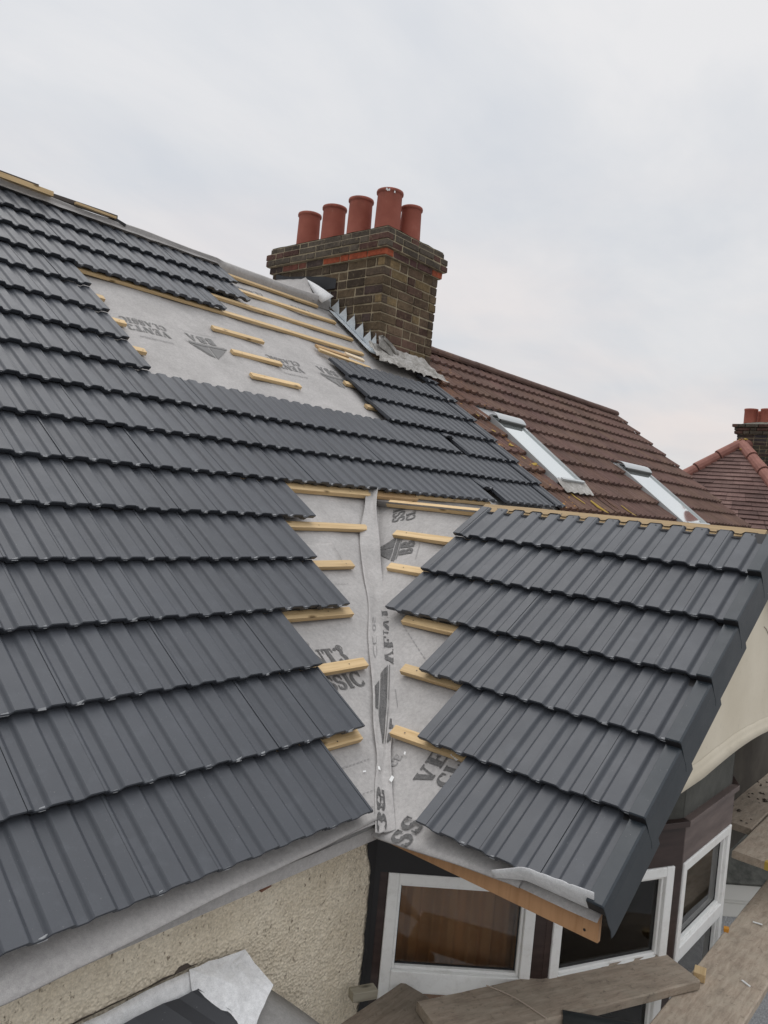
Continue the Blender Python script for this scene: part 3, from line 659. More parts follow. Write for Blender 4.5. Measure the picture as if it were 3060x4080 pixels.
batten(frame_main(2.93, 6.10*G, BT+.006), .95, .05, .026)
batten(frame_main(2.60, 6.20*G, BT-.004), 1.3, .05, .024, M_BATTEN_B)
for (c, y0, y1) in ((5.90, 1.435, .3), (4.99, 1.165, .3), (4.10, .995, .3), (2.985, .63, -.2), (2.08, .425, -.3), (1.09, .246, -.4)):
    batten(frame_gab(y0, c*G, BT), y0-y1, rz=random.uniform(-.008, .008))
batten(frame_gab(.74, 5.985*G, -.027), 1.50, .070, .03, wood_mat('dull_ridge_board', (.33, .235, .125), (.22, .145, .07)), name='ridge_board')
batten(Matrix.Translation((-.9, yr-.075, zr+.048)), 2.33, .04, .036, name='ridge_board'); batten(Matrix.Translation((1.62, yr-.050, zr+.046)), .34, .03, .018, name='ridge_board')
M_RB = wood_mat('old_dark_board', (.085, .07, .06), (.05, .04, .036))
batten(Matrix.Translation((-.9, yr+.005, zr+.085)), 2.25, .05, .035, M_RB, name='ridge_board'); batten(Matrix.Translation((1.33, yr+.0, zr+.055)) @ Matrix.Rotation(R(-1.5), 4, 'Y'), .66, .05, .03, M_RB, name='ridge_board')
batten(Matrix.Translation((1.93, yr-.02, zr+.048)) @ Matrix.Rotation(R(12), 4, 'Y'), .13, .05, .022, M_BLACK, name='ridge_board')

# ---- verge caps down the gable edge
for n in range(6):
    mb = MB(); s0, s1 = n*G-.012, (n+1)*G+.03
    if n == 5: s1 = 6*G+.01
    yi, yo = YV+.056, YV+.004
    def o_(s, k): return k-.030*(s-s0)/G
    ss = [s0, s0+.004, s0+.1, s0+.2, s1]; last = (n == 0)
    rows = []
    for j, s in enumerate(ss):
        e0 = -.004 if j == 0 else 0
        rows.append([PG(yi, s, o_(s, .010)), PG(yi, s, o_(s, .0235)+e0), PG(yo+.006, s, o_(s, .0235)+e0), PG(yo, s, o_(s, .0195)+e0)]+
                    [PG(yo-.002-.004*q, s-(.012*q if j < 2 else 0)+(.022 if j < 2 and q == 1.0 else 0)+(.006 if j < 2 and q == .75 else 0), o_(s, .0195-.138*q)) for q in (.25, .5, .75, .93, 1.0)])
    mb.grid(rows, 0, random.uniform(.94, 1.04))
    mb.add([PG(yi, s0, .0240-.004), PG(yo, s0, .0195-.004), PG(yo, s0, -.016), PG(yi, s0, -.016)], [(0, 1, 2, 3)], 1)   # closed nose of the cap
    mb.build('verge_cap', [M_VERGE, M_BLACK], house, solid=.003, bevel=.0012)

# ---- eaves: hanging membrane, fascia, wall plate
mb = MB(); rows = []
for i in range(121):
    x = -4.2+(.915+4.2)*i/120; wv = .006*nz(x*2.1, .4)+.003*nz(x*6.3, 2.4)
    e_ = -.080+.0535*max(0, x+.42)+wv*.6; r_ = lambda q: PM(x, .10+(e_-.10)*q, -.066+.008*q+wv*q)
    p_ = r_(1); rows.append([r_(0), r_(.35), r_(.7), r_(.9), p_, p_+Vector((0, .003, -.006)), p_+Vector((0, .014, -.009))])
mb.grid(rows); mb.build('eaves_membrane', M_FELT, house, smooth=True)
mb = MB(); rows = [[Vector((-4.2, -.01, -.095)), Vector((.92, .02, -.075))], [Vector((-4.2, .06, -.11)), Vector((.92, .06, -.10))]]; mb.grid(rows); mb.build('eaves_tray', M_FELT, house)

mb = MB(); mb.box(-4.2, 1.00, .034, .105, -.132, -.075); mb.build('eaves_membrane', M_FELT, house)
mb = MB(); rows = []
for i in range(80):
    x = -4.2+5.22*i/79; rows.append([Vector((x, .118, -.10)), Vector((x, .100+.006*nz(x*9), -.137)), Vector((x, .106+.006*nz(x*11, 2), -.168+.018*nz(x*6, 5))), Vector((x, .1165, -.178+.02*nz(x*6, 5)))])
mb.grid(rows); mb.build('wall_plate', M_FOAM, house)
mb = MB(); mb.box(.455, .500, .105, .1165, -.192, -.176, jit=.004); mb.build('exposed_brick', M_REDB, house)
# gable side eave
mb = MB(); rows = []
for i in range(61):
    y = .10-.64*i/60; wv = .006*nz(y*5, 3.1); e_ = -.078+.056*min(1, max(0, -y)/.5)+wv*.4; r_ = lambda q: PG(y, .08+(e_-.08)*q, -.066+.009*q+wv*q*.6)
    p_ = r_(1); rows.append([r_(0), r_(.4), r_(.8), p_, p_+Vector((.003, 0, -.006)), p_+Vector((.014, 0, -.008))])
mb.grid(rows); mb.build('eaves_membrane', M_FELT, house, smooth=True)

mb = MB(); rows = []
for i in range(31):
    t_ = i/30; y = -.455-.335*t_; k = min(1, .25+t_*2.6); tear = .006*nz(y*40, 1.0)+.006*nz(y*90, 3.0) if .25 < t_ < .8 else 0
    tz = -.044+.052*min(1, t_*3.2)+.022*t_
    lo, hi = Vector((.975, y, -.098+.036*k)), Vector((.912-.012*k, y-.012*k, tz+tear))
    rows.append([lo.lerp(hi, q)+Vector((-.010*math.sin(q*PI), 0, -.008*math.sin(q*PI))) for q in (0, .2, .4, .6, .8, 1)])
mb.grid(rows); mb.build('eaves_membrane', M_FELTW, house, smooth=True, solid=.0015)
mb = plank_mesh(.895, .092, .018)
fb = Matrix((Vector((0, -1, 0)), Vector((0, 0, 1)), Vector((-1, 0, 0)))).transposed().to_4x4(); fb.translation = Vector((.978, .10, -.107))
fo = mb.build('fascia_board', M_PLY, house, bevel=.0015, mw=fb)
for (y, z, r_) in ((-.738, -.092, .0045), (-.752, -.130, .0045)):
    mb = MB(); mb.add([Vector((.9765, y+r_*math.cos(a), z+r_*math.sin(a))) for a in [i*PI/5 for i in range(10)]], [tuple(range(10))])
    mb.build('screw_hole', M_BLACK, house)
mb = MB(); mb.box(1.0, 1.10, -.72, .1, -.140, -.120, jit=.001); mb.build('soffit_board', M_BLACK, house)

# ---- walls
mb = MB(); rows = []
nx_, nz_ = 160, 120
for i in range(nz_+1):
    z = -1.4+1.33*i/nz_
    rows.append([Vector((-1.2+2.24*j/nx_, .12+.004*nz(j*.9, i*.9)+.003*nz(j*.31, i*.31, 4), z)) for j in range(nx_+1)])
mb.grid(rows)
mb.add([(-4.2, .12, GROUND), (1.04, .12, GROUND), (1.04, .12, -1.4), (-4.2, .12, -1.4)], [(0, 1, 2, 3)])
mb.add([(-4.2, .12, -1.4), (-1.2, .12, -1.4), (-1.2, .12, -.07), (-4.2, .12, -.07)], [(0, 1, 2, 3)])
mb.build('pebbledash_wall', M_DASH, house, smooth=True)
mb = MB(); mb.add([(3.80, .12, GROUND), (PARTY, .12, GROUND), (PARTY, .12, -.07), (3.80, .12, -.07)], [(0, 1, 2, 3)]); mb.build('pebbledash_wall', M_DASH, house)
mb = MB(); mb.box(-4.2, -4.0, .13, 8.2, GROUND, -.1); mb.box(-4.0, PARTY, 8.0, 8.2, GROUND, -.1)
mb.add([(-4.1, .13, -.1), (-4.1, 8.2, -.1), (-4.1, yr, zr-.12)], [(0, 1, 2)]); mb.build('side_wall', M_DASH, house)
# bow window: five facets under the gable
Q = [(1.04, .12), (1.504, -.377), (2.10, -.668), (2.755, -.677), (3.34, -.377), (3.80, .12)]
def facet(i):
    a, b = Vector((*Q[i], 0)), Vector((*Q[i+1], 0)); d = b-a; l = d.length; d.normalize(); nrm = Vector((d.y, -d.x, 0))
    return a, d, nrm, l
def fbox(mb_, i, u0, u1, z0, z1, o0, o1, mi=0):
    a, d, nrm, l = facet(i); P = lambda u, o, z: a+d*u+nrm*o+Vector((0, 0, z))
    mb_.hexa([P(u0, o0, z0), P(u1, o0, z0), P(u1, o0, z1), P(u0, o0, z1)], [P(u0, o1, z0), P(u1, o1, z0), P(u1, o1, z1), P(u0, o1, z1)], mi)
base = MB()
for i in range(5):
    a, d, nrm, l = facet(i)
    mb = MB(); fbox(mb, i, 0, l, -.315, -.135, -.06, .004); fbox(mb, i, -.006, l+.006, -.150, -.125, -.06, .022); mb.build('window_head', M_BROWNL if i == 2 else M_BROWN, house, bevel=.003)
    fbox(base, i, 0, l, GROUND, -1.26, -.06, .004)
    for (p, q) in ((0, .055), (l-.045, l)):
        mb = MB(); fbox(mb, i, p, q, -1.26, -.315, -.06, .002); mb.build('window_post', M_BROWN, house, bevel=.002)
    # grey band between the window heads and the gable, its top following the underside of the roof
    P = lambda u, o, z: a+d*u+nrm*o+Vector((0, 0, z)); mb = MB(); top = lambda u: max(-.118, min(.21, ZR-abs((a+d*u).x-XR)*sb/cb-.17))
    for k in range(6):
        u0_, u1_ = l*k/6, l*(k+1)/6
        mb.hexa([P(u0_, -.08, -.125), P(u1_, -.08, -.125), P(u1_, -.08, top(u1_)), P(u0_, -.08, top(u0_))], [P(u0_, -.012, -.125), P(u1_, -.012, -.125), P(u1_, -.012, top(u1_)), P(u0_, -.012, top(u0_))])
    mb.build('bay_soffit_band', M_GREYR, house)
base.build('bay_wall', M_BROWN, house)
mb = MB(); mb.box(2.80, 5.0, -.46, -.41, -.80, .20); mb.build('bay_side_panel', M_PANEL, house)  # plain dark panel filling the area right of the bay
# black painted strip where the pebbledash meets the bay
mb = MB(); rows = []
for i in range(61):
    z = -1.3+1.16*i/60; xl = 1.012-.016*(z+.2)*.1+.010*nz(z*14)+.007*nz(z*41, 2)
    if z > -.30: xl -= .030*min(1, (z+.30)/.06)
    rows.append([Vector((xl, .1135, z)), Vector((1.037, .1125, z)), Vector((1.052, .098, z))])
mb.grid(rows); mb.build('painted_edge', M_BLACK, house)
mb = MB(); fbox(mb, 0, 0, .68, -.315, -.17, .005, .008); mb.build('painted_edge', M_BLACK, house)
def window(i, u0, u1, z0, z1, transom, two=True):
    a, d, nrm, l = facet(i); f = MB(); ft = .042; zt0, zt1 = transom
    for (p, q, r_, s_) in ((u0, u0+ft, z0, z1), (u1-ft, u1, z0, z1), (u0+ft, u1-ft, z1-ft, z1), (u0+ft, u1-ft, z0, z0+ft), (u0+ft, u1-ft, zt0, zt1)): fbox(f, i, p, q, r_, s_, -.05, .010)
    wf = f.build('window', M_PVC, house, bevel=.004)
    g = MB(); P = lambda u, o, z: a+d*u+nrm*o+Vector((0, 0, z))
    for (za_, zb_) in ((zt1, z1-ft), (z0+ft, zt0)):
        u_, v_ = u0+ft, u1-ft
        s = MB(); k = .012
        for (p, q, r_, t_) in ((u_, u_+k, za_, zb_), (v_-k, v_, za_, zb_), (u_+k, v_-k, zb_-k, zb_), (u_+k, v_-k, za_, za_+k)): fbox(s, i, p, q, r_, t_, -.030, -.004)
        s.build('sash_bead', M_PVC, wf, bevel=.003)
        gk = MB()
        for (p, q, r_, t_) in ((u_+k, u_+k+.004, za_+k, zb_-k), (v_-k-.004, v_-k, za_+k, zb_-k), (u_+k+.004, v_-k-.004, zb_-k-.004, zb_-k), (u_+k+.004, v_-k-.004, za_+k, za_+k+.004)): fbox(gk, i, p, q, r_, t_, -.028, -.020)
        gk.build('gasket', M_GASKET, wf)
        pn = MB(); fbox(pn, i, u_+.004, v_-.004, za_+.004, zb_-.004, -.026, -.022); pn.build('pane', M_GLASS, wf)
    return wf
TR = (-.770, -.690)
window(0, .056, .634, -1.26, -.315, TR); window(1, .030, .622, -1.26, -.315, TR); w3 = window(2, .014, .645, -1.26, -.315, (-.752, -.690))
window(3, .04, .62, -1.26, -.315, TR); window(4, .05, .62, -1.26, -.315, TR)
# curtains hanging behind the panes, and the dim room
for i in range(5):
    a, d, nrm, l = facet(i); mb = MB(); rows = []
    for z in (-1.25, -.34):
        rows.append([a+d*(l*(.02+.96*j/60))+nrm*(-.13+.018*math.sin(j*.9+i)+.01*math.sin(j*2.3))+Vector((0, 0, z)) for j in range(61)])
    mb.grid(rows); mb.build('curtain', [M_CURT, M_CURT2, M_ROOM, M_ROOM, M_ROOM][i], house, smooth=True)
# gable end wall, rendered cream, with a drip at the bottom edge
mb = MB(); YG = -.728; rows = []
ng = 60
def gab_top(x): return ZR-.075-abs(x-XR)*sb/cb
def gab_bot(x):
    u = (x-1.9)/1.2; return .135+.045*math.sin(max(0, min(1, u))*PI)*.6
xs = [1.26+(2*(XR-1.26))*j/ng for j in range(ng+1)]
mb.grid([[Vector((x, YG, min(gab_bot(x), gab_top(x)-.001))) for x in xs], [Vector((x, YG, gab_top(x))) for x in xs]])
mb.build('gable_wall', M_CREAM, house, solid=.05)
mb = MB(); rows = []
for x in [q for q in xs if gab_bot(q)+.06 < gab_top(q)]:
    zb = gab_bot(x); rows.append([Vector((x, YG-.026, zb+.052+.004*nz(x*7))), Vector((x, YG-.034, zb+.034)), Vector((x, YG-.030, zb+.012+.003*nz(x*9))), Vector((x, YG-.050, zb-.006)), Vector((x, YG+.02, zb-.012))])
mb.grid(rows); mb.build('render_drip', M_CREAM, house, smooth=True)
mb = MB()
for xx, zz, dx in ((2.93, .62, .0), ):
    pts = [Vector((2.66+.42*k/12+.02*math.sin(k*.5), YG-.0262, .66-.42*(k/12)**1.35)) for k in range(13)]
    for p, q in zip(pts, pts[1:]):
        mb.add([p, q, q+Vector((.007, 0, .003)), p+Vector((.007, 0, .003))], [(0, 1, 2, 3)])
mb.build('hairline_crack', mat('crack', (.25, .20, .15), .9), house)
# undercloak / barge board under the verge caps
mb = MB(); mb.hexa([PG(YV+.02, .09, -.10), PG(YV+.02, 6*G, -.12), PG(YV+.02, 6*G, -.03), PG(YV+.02, .09, -.03)], [PG(YG, .09, -.10), PG(YG, 6*G, -.12), PG(YG, 6*G, -.03), PG(YG, .09, -.03)])
mb.hexa([PG2(YV+.02, -.05, -.12), PG2(YV+.02, 6*G, -.12), PG2(YV+.02, 6*G, -.03), PG2(YV+.02, -.05, -.03)], [PG2(YG, -.05, -.12), PG2(YG, 6*G, -.12), PG2(YG, 6*G, -.03), PG2(YG, -.05, -.03)])
mb.build('barge_board', M_BLACK, house)

# ---- chimney (part of the house): brick by brick
CX0, CX1, CY0, CY1 = 4.44, 5.315, 3.425, 5.10
def brick_stack(mb_, x0, x1, y0, y1, z0, courses, h=.075, tintf=None, red=0.0, phase=0):
    bl, bw, jt = .240, .112, .015
    for c in range(courses):
        z = z0+c*h; off = ((c+phase) % 2)
        for side in range(4):
            horiz = side % 2 == 0       # 0,2: along x; 1,3: along y
            a0, a1 = (x0, x1) if horiz else (y0, y1)
            p = a0-(.125 if off ^ (side % 2) else 0)
            k = 0
            while p < a1-.01:
                ln = bl
                if (k+c) % 3 == 2: ln = bw
                q = p+ln; pa, pb_ = max(p, a0), min(q, a1); p = q+jt; k += 1
                if pb_-pa < .03: continue
                pr = random.uniform(-.005, .006)
                tint = tintf(side, z, (pa+pb_)/2)
                b = dict(z0=z+jt/2+random.uniform(-.002, .002), z1=z+h-jt/2+random.uniform(-.002, .002))
                j = .0020
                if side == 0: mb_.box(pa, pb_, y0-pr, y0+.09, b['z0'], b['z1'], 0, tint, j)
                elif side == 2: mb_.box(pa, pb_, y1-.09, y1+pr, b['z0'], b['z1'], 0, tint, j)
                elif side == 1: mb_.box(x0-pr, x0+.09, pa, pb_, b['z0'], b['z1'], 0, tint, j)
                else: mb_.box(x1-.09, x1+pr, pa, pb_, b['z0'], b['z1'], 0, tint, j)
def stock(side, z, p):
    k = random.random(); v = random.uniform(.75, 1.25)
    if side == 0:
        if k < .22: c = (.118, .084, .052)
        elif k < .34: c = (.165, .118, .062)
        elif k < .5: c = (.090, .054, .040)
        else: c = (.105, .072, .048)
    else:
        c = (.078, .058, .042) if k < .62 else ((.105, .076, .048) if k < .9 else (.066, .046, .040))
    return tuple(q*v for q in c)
def redc(side, z, p):
    k = random.random()
    if side == 1: return (.30, .075, .038) if (3.45 < p < 4.40 and k < .95) else ((.15, .06, .045) if k < .3 else (.06, .045, .04))
    return (.30, .080, .042) if k < .55 else (.10, .055, .05)
def darkc(side, z, p):
    v = random.uniform(.8, 1.25); return tuple(q*v for q in ((.080, .066, .052) if random.random() < .7 else (.095, .052, .042)))
mb = MB(); z0 = 1.9; nC = 17; hC = .092; zt = z0+nC*hC
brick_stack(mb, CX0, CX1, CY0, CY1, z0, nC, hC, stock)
def grow(d): return CX0-d, CX1+d, CY0-d, CY1+d
brick_stack(mb, *grow(.028), zt, 1, .075, redc, phase=1)
brick_stack(mb, *grow(.064), zt+.075, 2, .070, darkc)
brick_stack(mb, *grow(.030), zt+.215, 1, .070, darkc, phase=1)
i_ = .0072
mb.box(CX0+i_, CX1-i_, CY0+i_, CY1-i_, z0, zt, 1)
for d, a, b in ((.028, zt, zt+.075), (.064, zt+.075, zt+.215), (.030, zt+.215, zt+.285)):
    x0, x1, y0, y1 = grow(d-i_); mb.box(x0, x1, y0, y1, a, b+.0015, 1)
chim = mb.build('chimney', [M_BRICK, M_MORTAR], house, bevel=.004)
mb = MB(); rows = []; x0, x1, y0, y1 = grow(.026); zf = zt+.285
for i in range(15):
    rows.append([Vector((x0+(x1-x0)*j/10, y0+(y1-y0)*i/14, zf+.004+.045*min(1, 3.2*min(i/14, 1-i/14, j/10, 1-j/10))+.008*nz(i*.9, j*.8))) for j in range(11)])
mb.grid(rows); mb.build('cement_flaunching', M_FLAUNCH, chim, smooth=True)
def pot(cx, cy, zt_, ro, rb):
    mb_ = MB(); zb = zf+.02; mb_.lathe([(rb, zb), (ro-.014, zt_-.045), (ro-.012, zt_-.040), (ro-.002, zt_-.034), (ro, zt_-.018), (ro-.004, zt_-.004), (ro-.012, zt_), (ro-.026, zt_-.002), (ro-.030, zt_-.05), (rb-.03, zb)], cx, cy, 36)
    o = mb_.build('chimney_pot', M_POT, chim, smooth=True)
    mb_ = MB(); 
    mb_.add([(cx+(ro-.027)*math.cos(a), cy+(ro-.027)*math.sin(a), zt_-.16) for a in [i*PI/12 for i in range(24)]], [tuple(range(24))])
    return o
for (cy, z_, r_) in ((4.885, 4.205, .136), (4.490, 4.215, .138), (4.095, 4.230, .138), (3.690, 4.240, .142)): pot(4.72, cy, z_, r_, r_-.006)
pot(5.035, 3.645, 4.175, .120, .118)
mb = MB(); hp = PI*1.20      # white chips on the rim of the nearest pot
for a, z_ in ((hp-.18, 4.208), (hp+.02, 4.200), (hp+.42, 4.185), (hp-.10, 4.198)):
    r_ = .1435
    mb.add([(4.72+r_*math.cos(a+q), 3.690+r_*math.sin(a+q), z_+h) for q, h in ((-.06, 0), (.05, -.006), (.06, .016), (-.03, .020))], [(0, 1, 2, 3)])
mb.build('paint_chip', M_WHITE, chim)
# stepped lead flashing up the side of the stack
mb = MB(); xf = CX0-.012
def roofz(y): return y*sa/ca
steps = [(3.42, 2.585), (3.50, 2.625), (3.61, 2.71), (3.735, 2.80), (3.865, 2.89), (3.98, 2.97), (4.115, 3.06), (4.20, 3.10)]
for (y, z), (y2, z2) in zip(steps, steps[1:]):
    # each step: a saw-tooth with its point turned out of the wall
    n_ = 6; rows = []
    for i in range(n_+1):
        t_ = i/n_; yy = y+(y2-y)*t_; top = z+.105-.080*t_
        bz = roofz(yy)-.03
        rows.append([Vector((xf-.004*nz(yy*20), yy, bz)), Vector((xf-.006-.01*nz(yy*13, 4), yy, (bz+top)/2)), Vector((xf-.004-(.026 if i == 0 else .004), yy, top))])
    mb.grid(rows)
rows = [[Vector((xf-.05*q-.004*nz(y*9, q), y, roofz(y)-.035+.004*q+.006*nz(y*7, q*3))) for q in (0, 1, 2)] for y in [3.40+.08*k for k in range(9)]]
mb.grid(rows); mb.build('step_flashing', M_LEAD, chim, smooth=False, solid=.0025)
# white back face of the unfinished flap at the top of the side
mb = MB(); A, B, C_ = Vector((4.30, 4.373, 3.295)), Vector((4.31, 3.965, 3.080)), Vector((4.24, 4.06, 3.005)); D_ = Vector((4.25, 4.20, 3.10))
mb.grid([[A.lerp(B, k/8)+Vector((-.03*math.sin(k/8*PI), 0, .015*math.sin(k/8*PI))) for k in range(9)], [A.lerp(D_, k/8).lerp(D_.lerp(C_, k/8), k/8) for k in range(9)]])
mb.build('membrane_upstand', M_FELTW, chim, smooth=True, solid=.002)
mb = MB(); rows = []
for i in range(13):
    t_ = i/12; y = 4.95-.86*t_; hi = Vector((4.36-.06*t_, y-.02, 3.37-.09*t_+.018*nz(i*.8, 6)))
    if t_ > .66: hi = A.lerp(D_, (t_-.66)/.34)
    lo = Vector((3.98+.20*t_, y, 3.06-.10*t_+.012*nz(i*.9))); lo.z = max(lo.z, roofz(min(y, 2*yr-y))-.02)
    rows.append([lo.lerp(hi, q)+Vector((-.03*math.sin(q*PI)*(1-t_*.4), 0, .02*math.sin(q*PI)+.012*nz(i*.6, q*3))) for q in (0, .25, .5, .75, 1)])
mb.grid(rows); mb.build('membrane_upstand', M_FELT, chim, smooth=True, solid=.002)
mb = MB(); mb.grid([[Vector((4.415, 5.02-.16*k+.0, 3.20)) for k in range(7)], [Vector((4.418-.006*(k % 2), 5.02-.16*k, 3.44-.02*k+.03*nz(k*.9, 1.5))) for k in range(7)]])
mb.build('black_membrane', M_BLACKF, chim, solid=.002)
# crumpled old lead apron across the front
mb = MB(); rows = []
for i in range(36):
    x = 4.30+.90*i/35; r_ = []
    for j in range(9):
        q = j/8; s = (13.30-.95*q-.12*(i/35)*q+.10*nz(i*.5, 8.0)*q)*G
        p = PM(x+.10*q*(i/35)-.06*q*(1-i/35), s, .030+.026*nz(i*.6, j*.9)+.020*nz(i*1.7, j*2.1, 4)+.012*nz(i*3.1, j*3.7, 9))
        if j == 0: p = Vector((x, CY0-.012, PM(x, s).z+.06+.018*nz(i*.5)))
        r_.append(p)
    rows.append(r_)
mb.grid(rows); mb.build('lead_apron', M_LEADO, chim, smooth=False, solid=.003)
mb = MB(); A = Vector((4.50, CY0-.03, 2.73)); rows = []
for i in range(9):
    t_ = i/8; c0 = Vector((4.42+.27*t_, CY0-.03-.02*math.sin(t_*PI), 2.665-.13*t_)); rows.append([c0+Vector((-.07*(1-t_), -.05*(1-t_)-.03, -.12+.03*t_)), c0, c0+Vector((.02, -.035, .008)), c0+Vector((.035, -.008, -.030))])
mb.grid(rows); mb.build('lead_apron', M_LEADO, chim, smooth=True, solid=.003)

# ---- lean-to porch roof below the eave, bottom left
porch = MB(); rows = []
def porch_pt(x, q): return Vector((x, .112-.62*q, -.352-.42*q))
for i in range(13):
    q = i/12; xr_ = .430+.42*q+.02*math.sin(q*5); r_ = []
    for j in range(17):
        x = -1.6+(xr_+1.6)*j/16; p = porch_pt(x, q); p.z -= .05*max(0, (j-13)/3)**2+.006*nz(x*6, q*6); 
        if j == 16: p.z -= .05
        r_.append(p)
    rows.append(r_)
porch.grid(rows); porch_o = porch.build('porch_roof', felt_mat('weathered_membrane', (.31, .30, .285)), house, smooth=True, solid=.002)
mb = MB(); rows = []
for i in range(30):
    x = -1.6+1.84*i/29; rows.append([porch_pt(x, .02)+Vector((0, .004, .022+.006*nz(x*7))), porch_pt(x, .03)+Vector((0, -.006, .012)), porch_pt(x, .06+.012*nz(x*5))+Vector((0, 0, .012)), porch_pt(x, .085)+Vector((0, 0, .014))])
mb.grid(rows); mb.build('membrane_upstand', M_FELTW, porch_o, smooth=True, solid=.002)
# torn pale flap folded down over the porch roof
mb = MB(); T = [Vector((.195, .100, -.335)), Vector((.410, .105, -.365)), Vector((.425, -.02, -.430)), Vector((.345, -.06, -.452)), Vector((.270, -.11, -.478)), Vector((.225, -.05, -.442)), Vector((.190, -.04, -.432)), Vector((.165, .03, -.385))]
cpt = Vector((.290, .02, -.376))
for q in range(8):
    a, b = T[q], T[(q+1) % 8]; n_ = 6; rows = []
    for i in range(n_+1):
        r_ = []
        for j in range(n_+1):
            p = cpt.lerp(a.lerp(b, j/n_), i/n_); u_, v_ = p.x*9, p.y*9
            r_.append(p+Vector((0, -.004*nz(u_*2, v_*2, 3), .012*nz(u_, v_)+.006*nz(u_*3, v_*3, 7)+(.014*abs(nz(u_*1.4, 4.0)) if i == n_ else 0))))
        rows.append(r_)
    mb.grid(rows)
fl = mb.build('membrane_flap', M_FELTW, porch_o, smooth=False)
mb = MB()
def tilept(x, q, o): return porch_pt(x, q)+Vector((0, -.3*o, .9*o))
prof2 = [(-.9, .016), (-.62, .016), (-.585, .030), (-.50, .036), (-.40, .030), (-.36, .016), (-.16, .016), (-.125, .030), (-.06, .037), (.03, .034), (.085, .020), (.13, .020), (.150, .016)]
rows = [[tilept(x+.50*q, q, o+.006-.05*max(0, q-.3)**2) for x, o in prof2] for q in (.085, .2, .3, .42, .55, .68, .80)]
mb.grid(rows); mb.grid([[tilept(x+.5*.085, .085, o+.006) for x, o in prof2], [tilept(x+.5*.085, .085, -.002) for x, o in prof2]])
mb.grid([[tilept(.150+.5*q, q, .026) for q in (.085, .3, .55, .8)], [tilept(.150+.5*q, q, .0) for q in (.085, .3, .55, .8)]])
mb.build('porch_tile', tile_mat('dark_porch_tile', (.030, .032, .037), .45), porch_o)
mb = MB(); rows = []
for i in range(40):
    x = -.35+.58*i/39; h = .001+.012*max(0, nz(x*13, 2))+(.014 if .17 < x < .215 else 0)
    rows.append([Vector((x, .1185, porch_pt(x, 0).z+.010)), Vector((x, .112, porch_pt(x, 0).z+.016)), Vector((x, .1188, porch_pt(x, 0).z+.012+h))])
mb.grid(rows); mb.build('torn_edge', mat('torn_felt', (.07, .055, .045), .9), porch_o)

# ================================================================== NEIGHBOURING HOUSE
nb = thing('neighbour_house', 'adjoining terraced house with weathered brown tiled roof and two skylights', 'house', (8.0, .12, GROUND))
GN, PN = .2885, .137
mb = MB()
def profn(t): t = t-math.floor(t); return .020*(.5-.5*math.cos(2*PI*min(1, t/.62))) if t < .62 else .0
def nrow(mb_, s0, s1, x0, x1, lift=0.0):
    m_ = math.floor(x0/PN/2)
    while m_*2*PN < x1:
        a, b = max(x0, m_*2*PN), min(x1, (m_+1)*2*PN-.003); m_ += 1
        if b-a < .01: continue
        n_ = max(2, int((b-a)/PN*9)); xs_ = [a+(b-a)*i/n_ for i in range(n_+1)]
        jo = random.uniform(-.003, .004)+lift; js = random.uniform(-.004, .004); tint = random.uniform(.91, 1.08)
        rows = [[PM(x, s, o+profn(x/PN)+jo-.02) for x in xs_] for s, o in ((s0+js+.004, -.032), (s0+js, -.026), (s0+js+.004, 0), ((s0+s1)/2, -.019), (s1, -.038))]
        mb_.grid(rows, 0, (tint, tint*random.uniform(.95, 1.03), tint*random.uniform(.93, 1.03)))
NS = [4.544-GN*k for k in range(16)]
SK = ((5.56, 6.10, 7.35*G, 10.75*G), (7.99, 8.83, 5.7*G, 9.30*G))      # skylight openings
for k, s in enumerate(NS):
    s1 = s+GN+.015 if k else 15.32*G
    cuts = [(a+.004, b+.012) for a, b, c, d in SK if s < d-.05 and s1 > c+.1]
    xs_ = [5.06]
    for a, b in cuts: xs_ += [a, b]
    xs_.append(11.16+.012*(k % 2))
    for a, b in zip(xs_[::2], xs_[1::2]): nrow(mb, s, s1, a, b)
mb.build('roof_tiling', M_BTILE, nb)
mb = MB(); sR = 15.15*G      # ridge capping
for i in range(14):
    xa, xb = 5.08+i*.44, 5.08+(i+1)*.44-.008
    if xa > 10.9: break
    xb = min(xb, 11.12); jz = random.uniform(-.006, .006); rows = []
    for x in (xa, xb):
        c = PM(x, sR, -.052); rows.append([c+Vector((0, .105*math.cos(a), .060*math.sin(a)+jz*.3)) for a in [R(-25)+R(230)*q/10 for q in range(11)]])
    mb.grid(rows, 0, random.uniform(.75, .95))
mb.build('ridge_capping', M_BTILE, nb, smooth=False, solid=.014)
mb = MB(); rows = []
for x in (5.06, 11.12): rows.append([PM(x, 0, -.06), PM(x, sR, -.06), Vector((x, 2*PM(x, sR).y, 0))])
mb.grid(rows); mb.box(5.06, 11.12, .13, .33, GROUND, -.1); mb.box(10.95, 11.12, .33, 7.4, GROUND, -.1)
mb.add([(11.11, .1, -.1), (11.11, 7.7, -.1), (11.11, PM(0, sR).y, PM(0, sR).z-.08)], [(0, 1, 2)])
mb.build('wall', M_DASHG, nb)
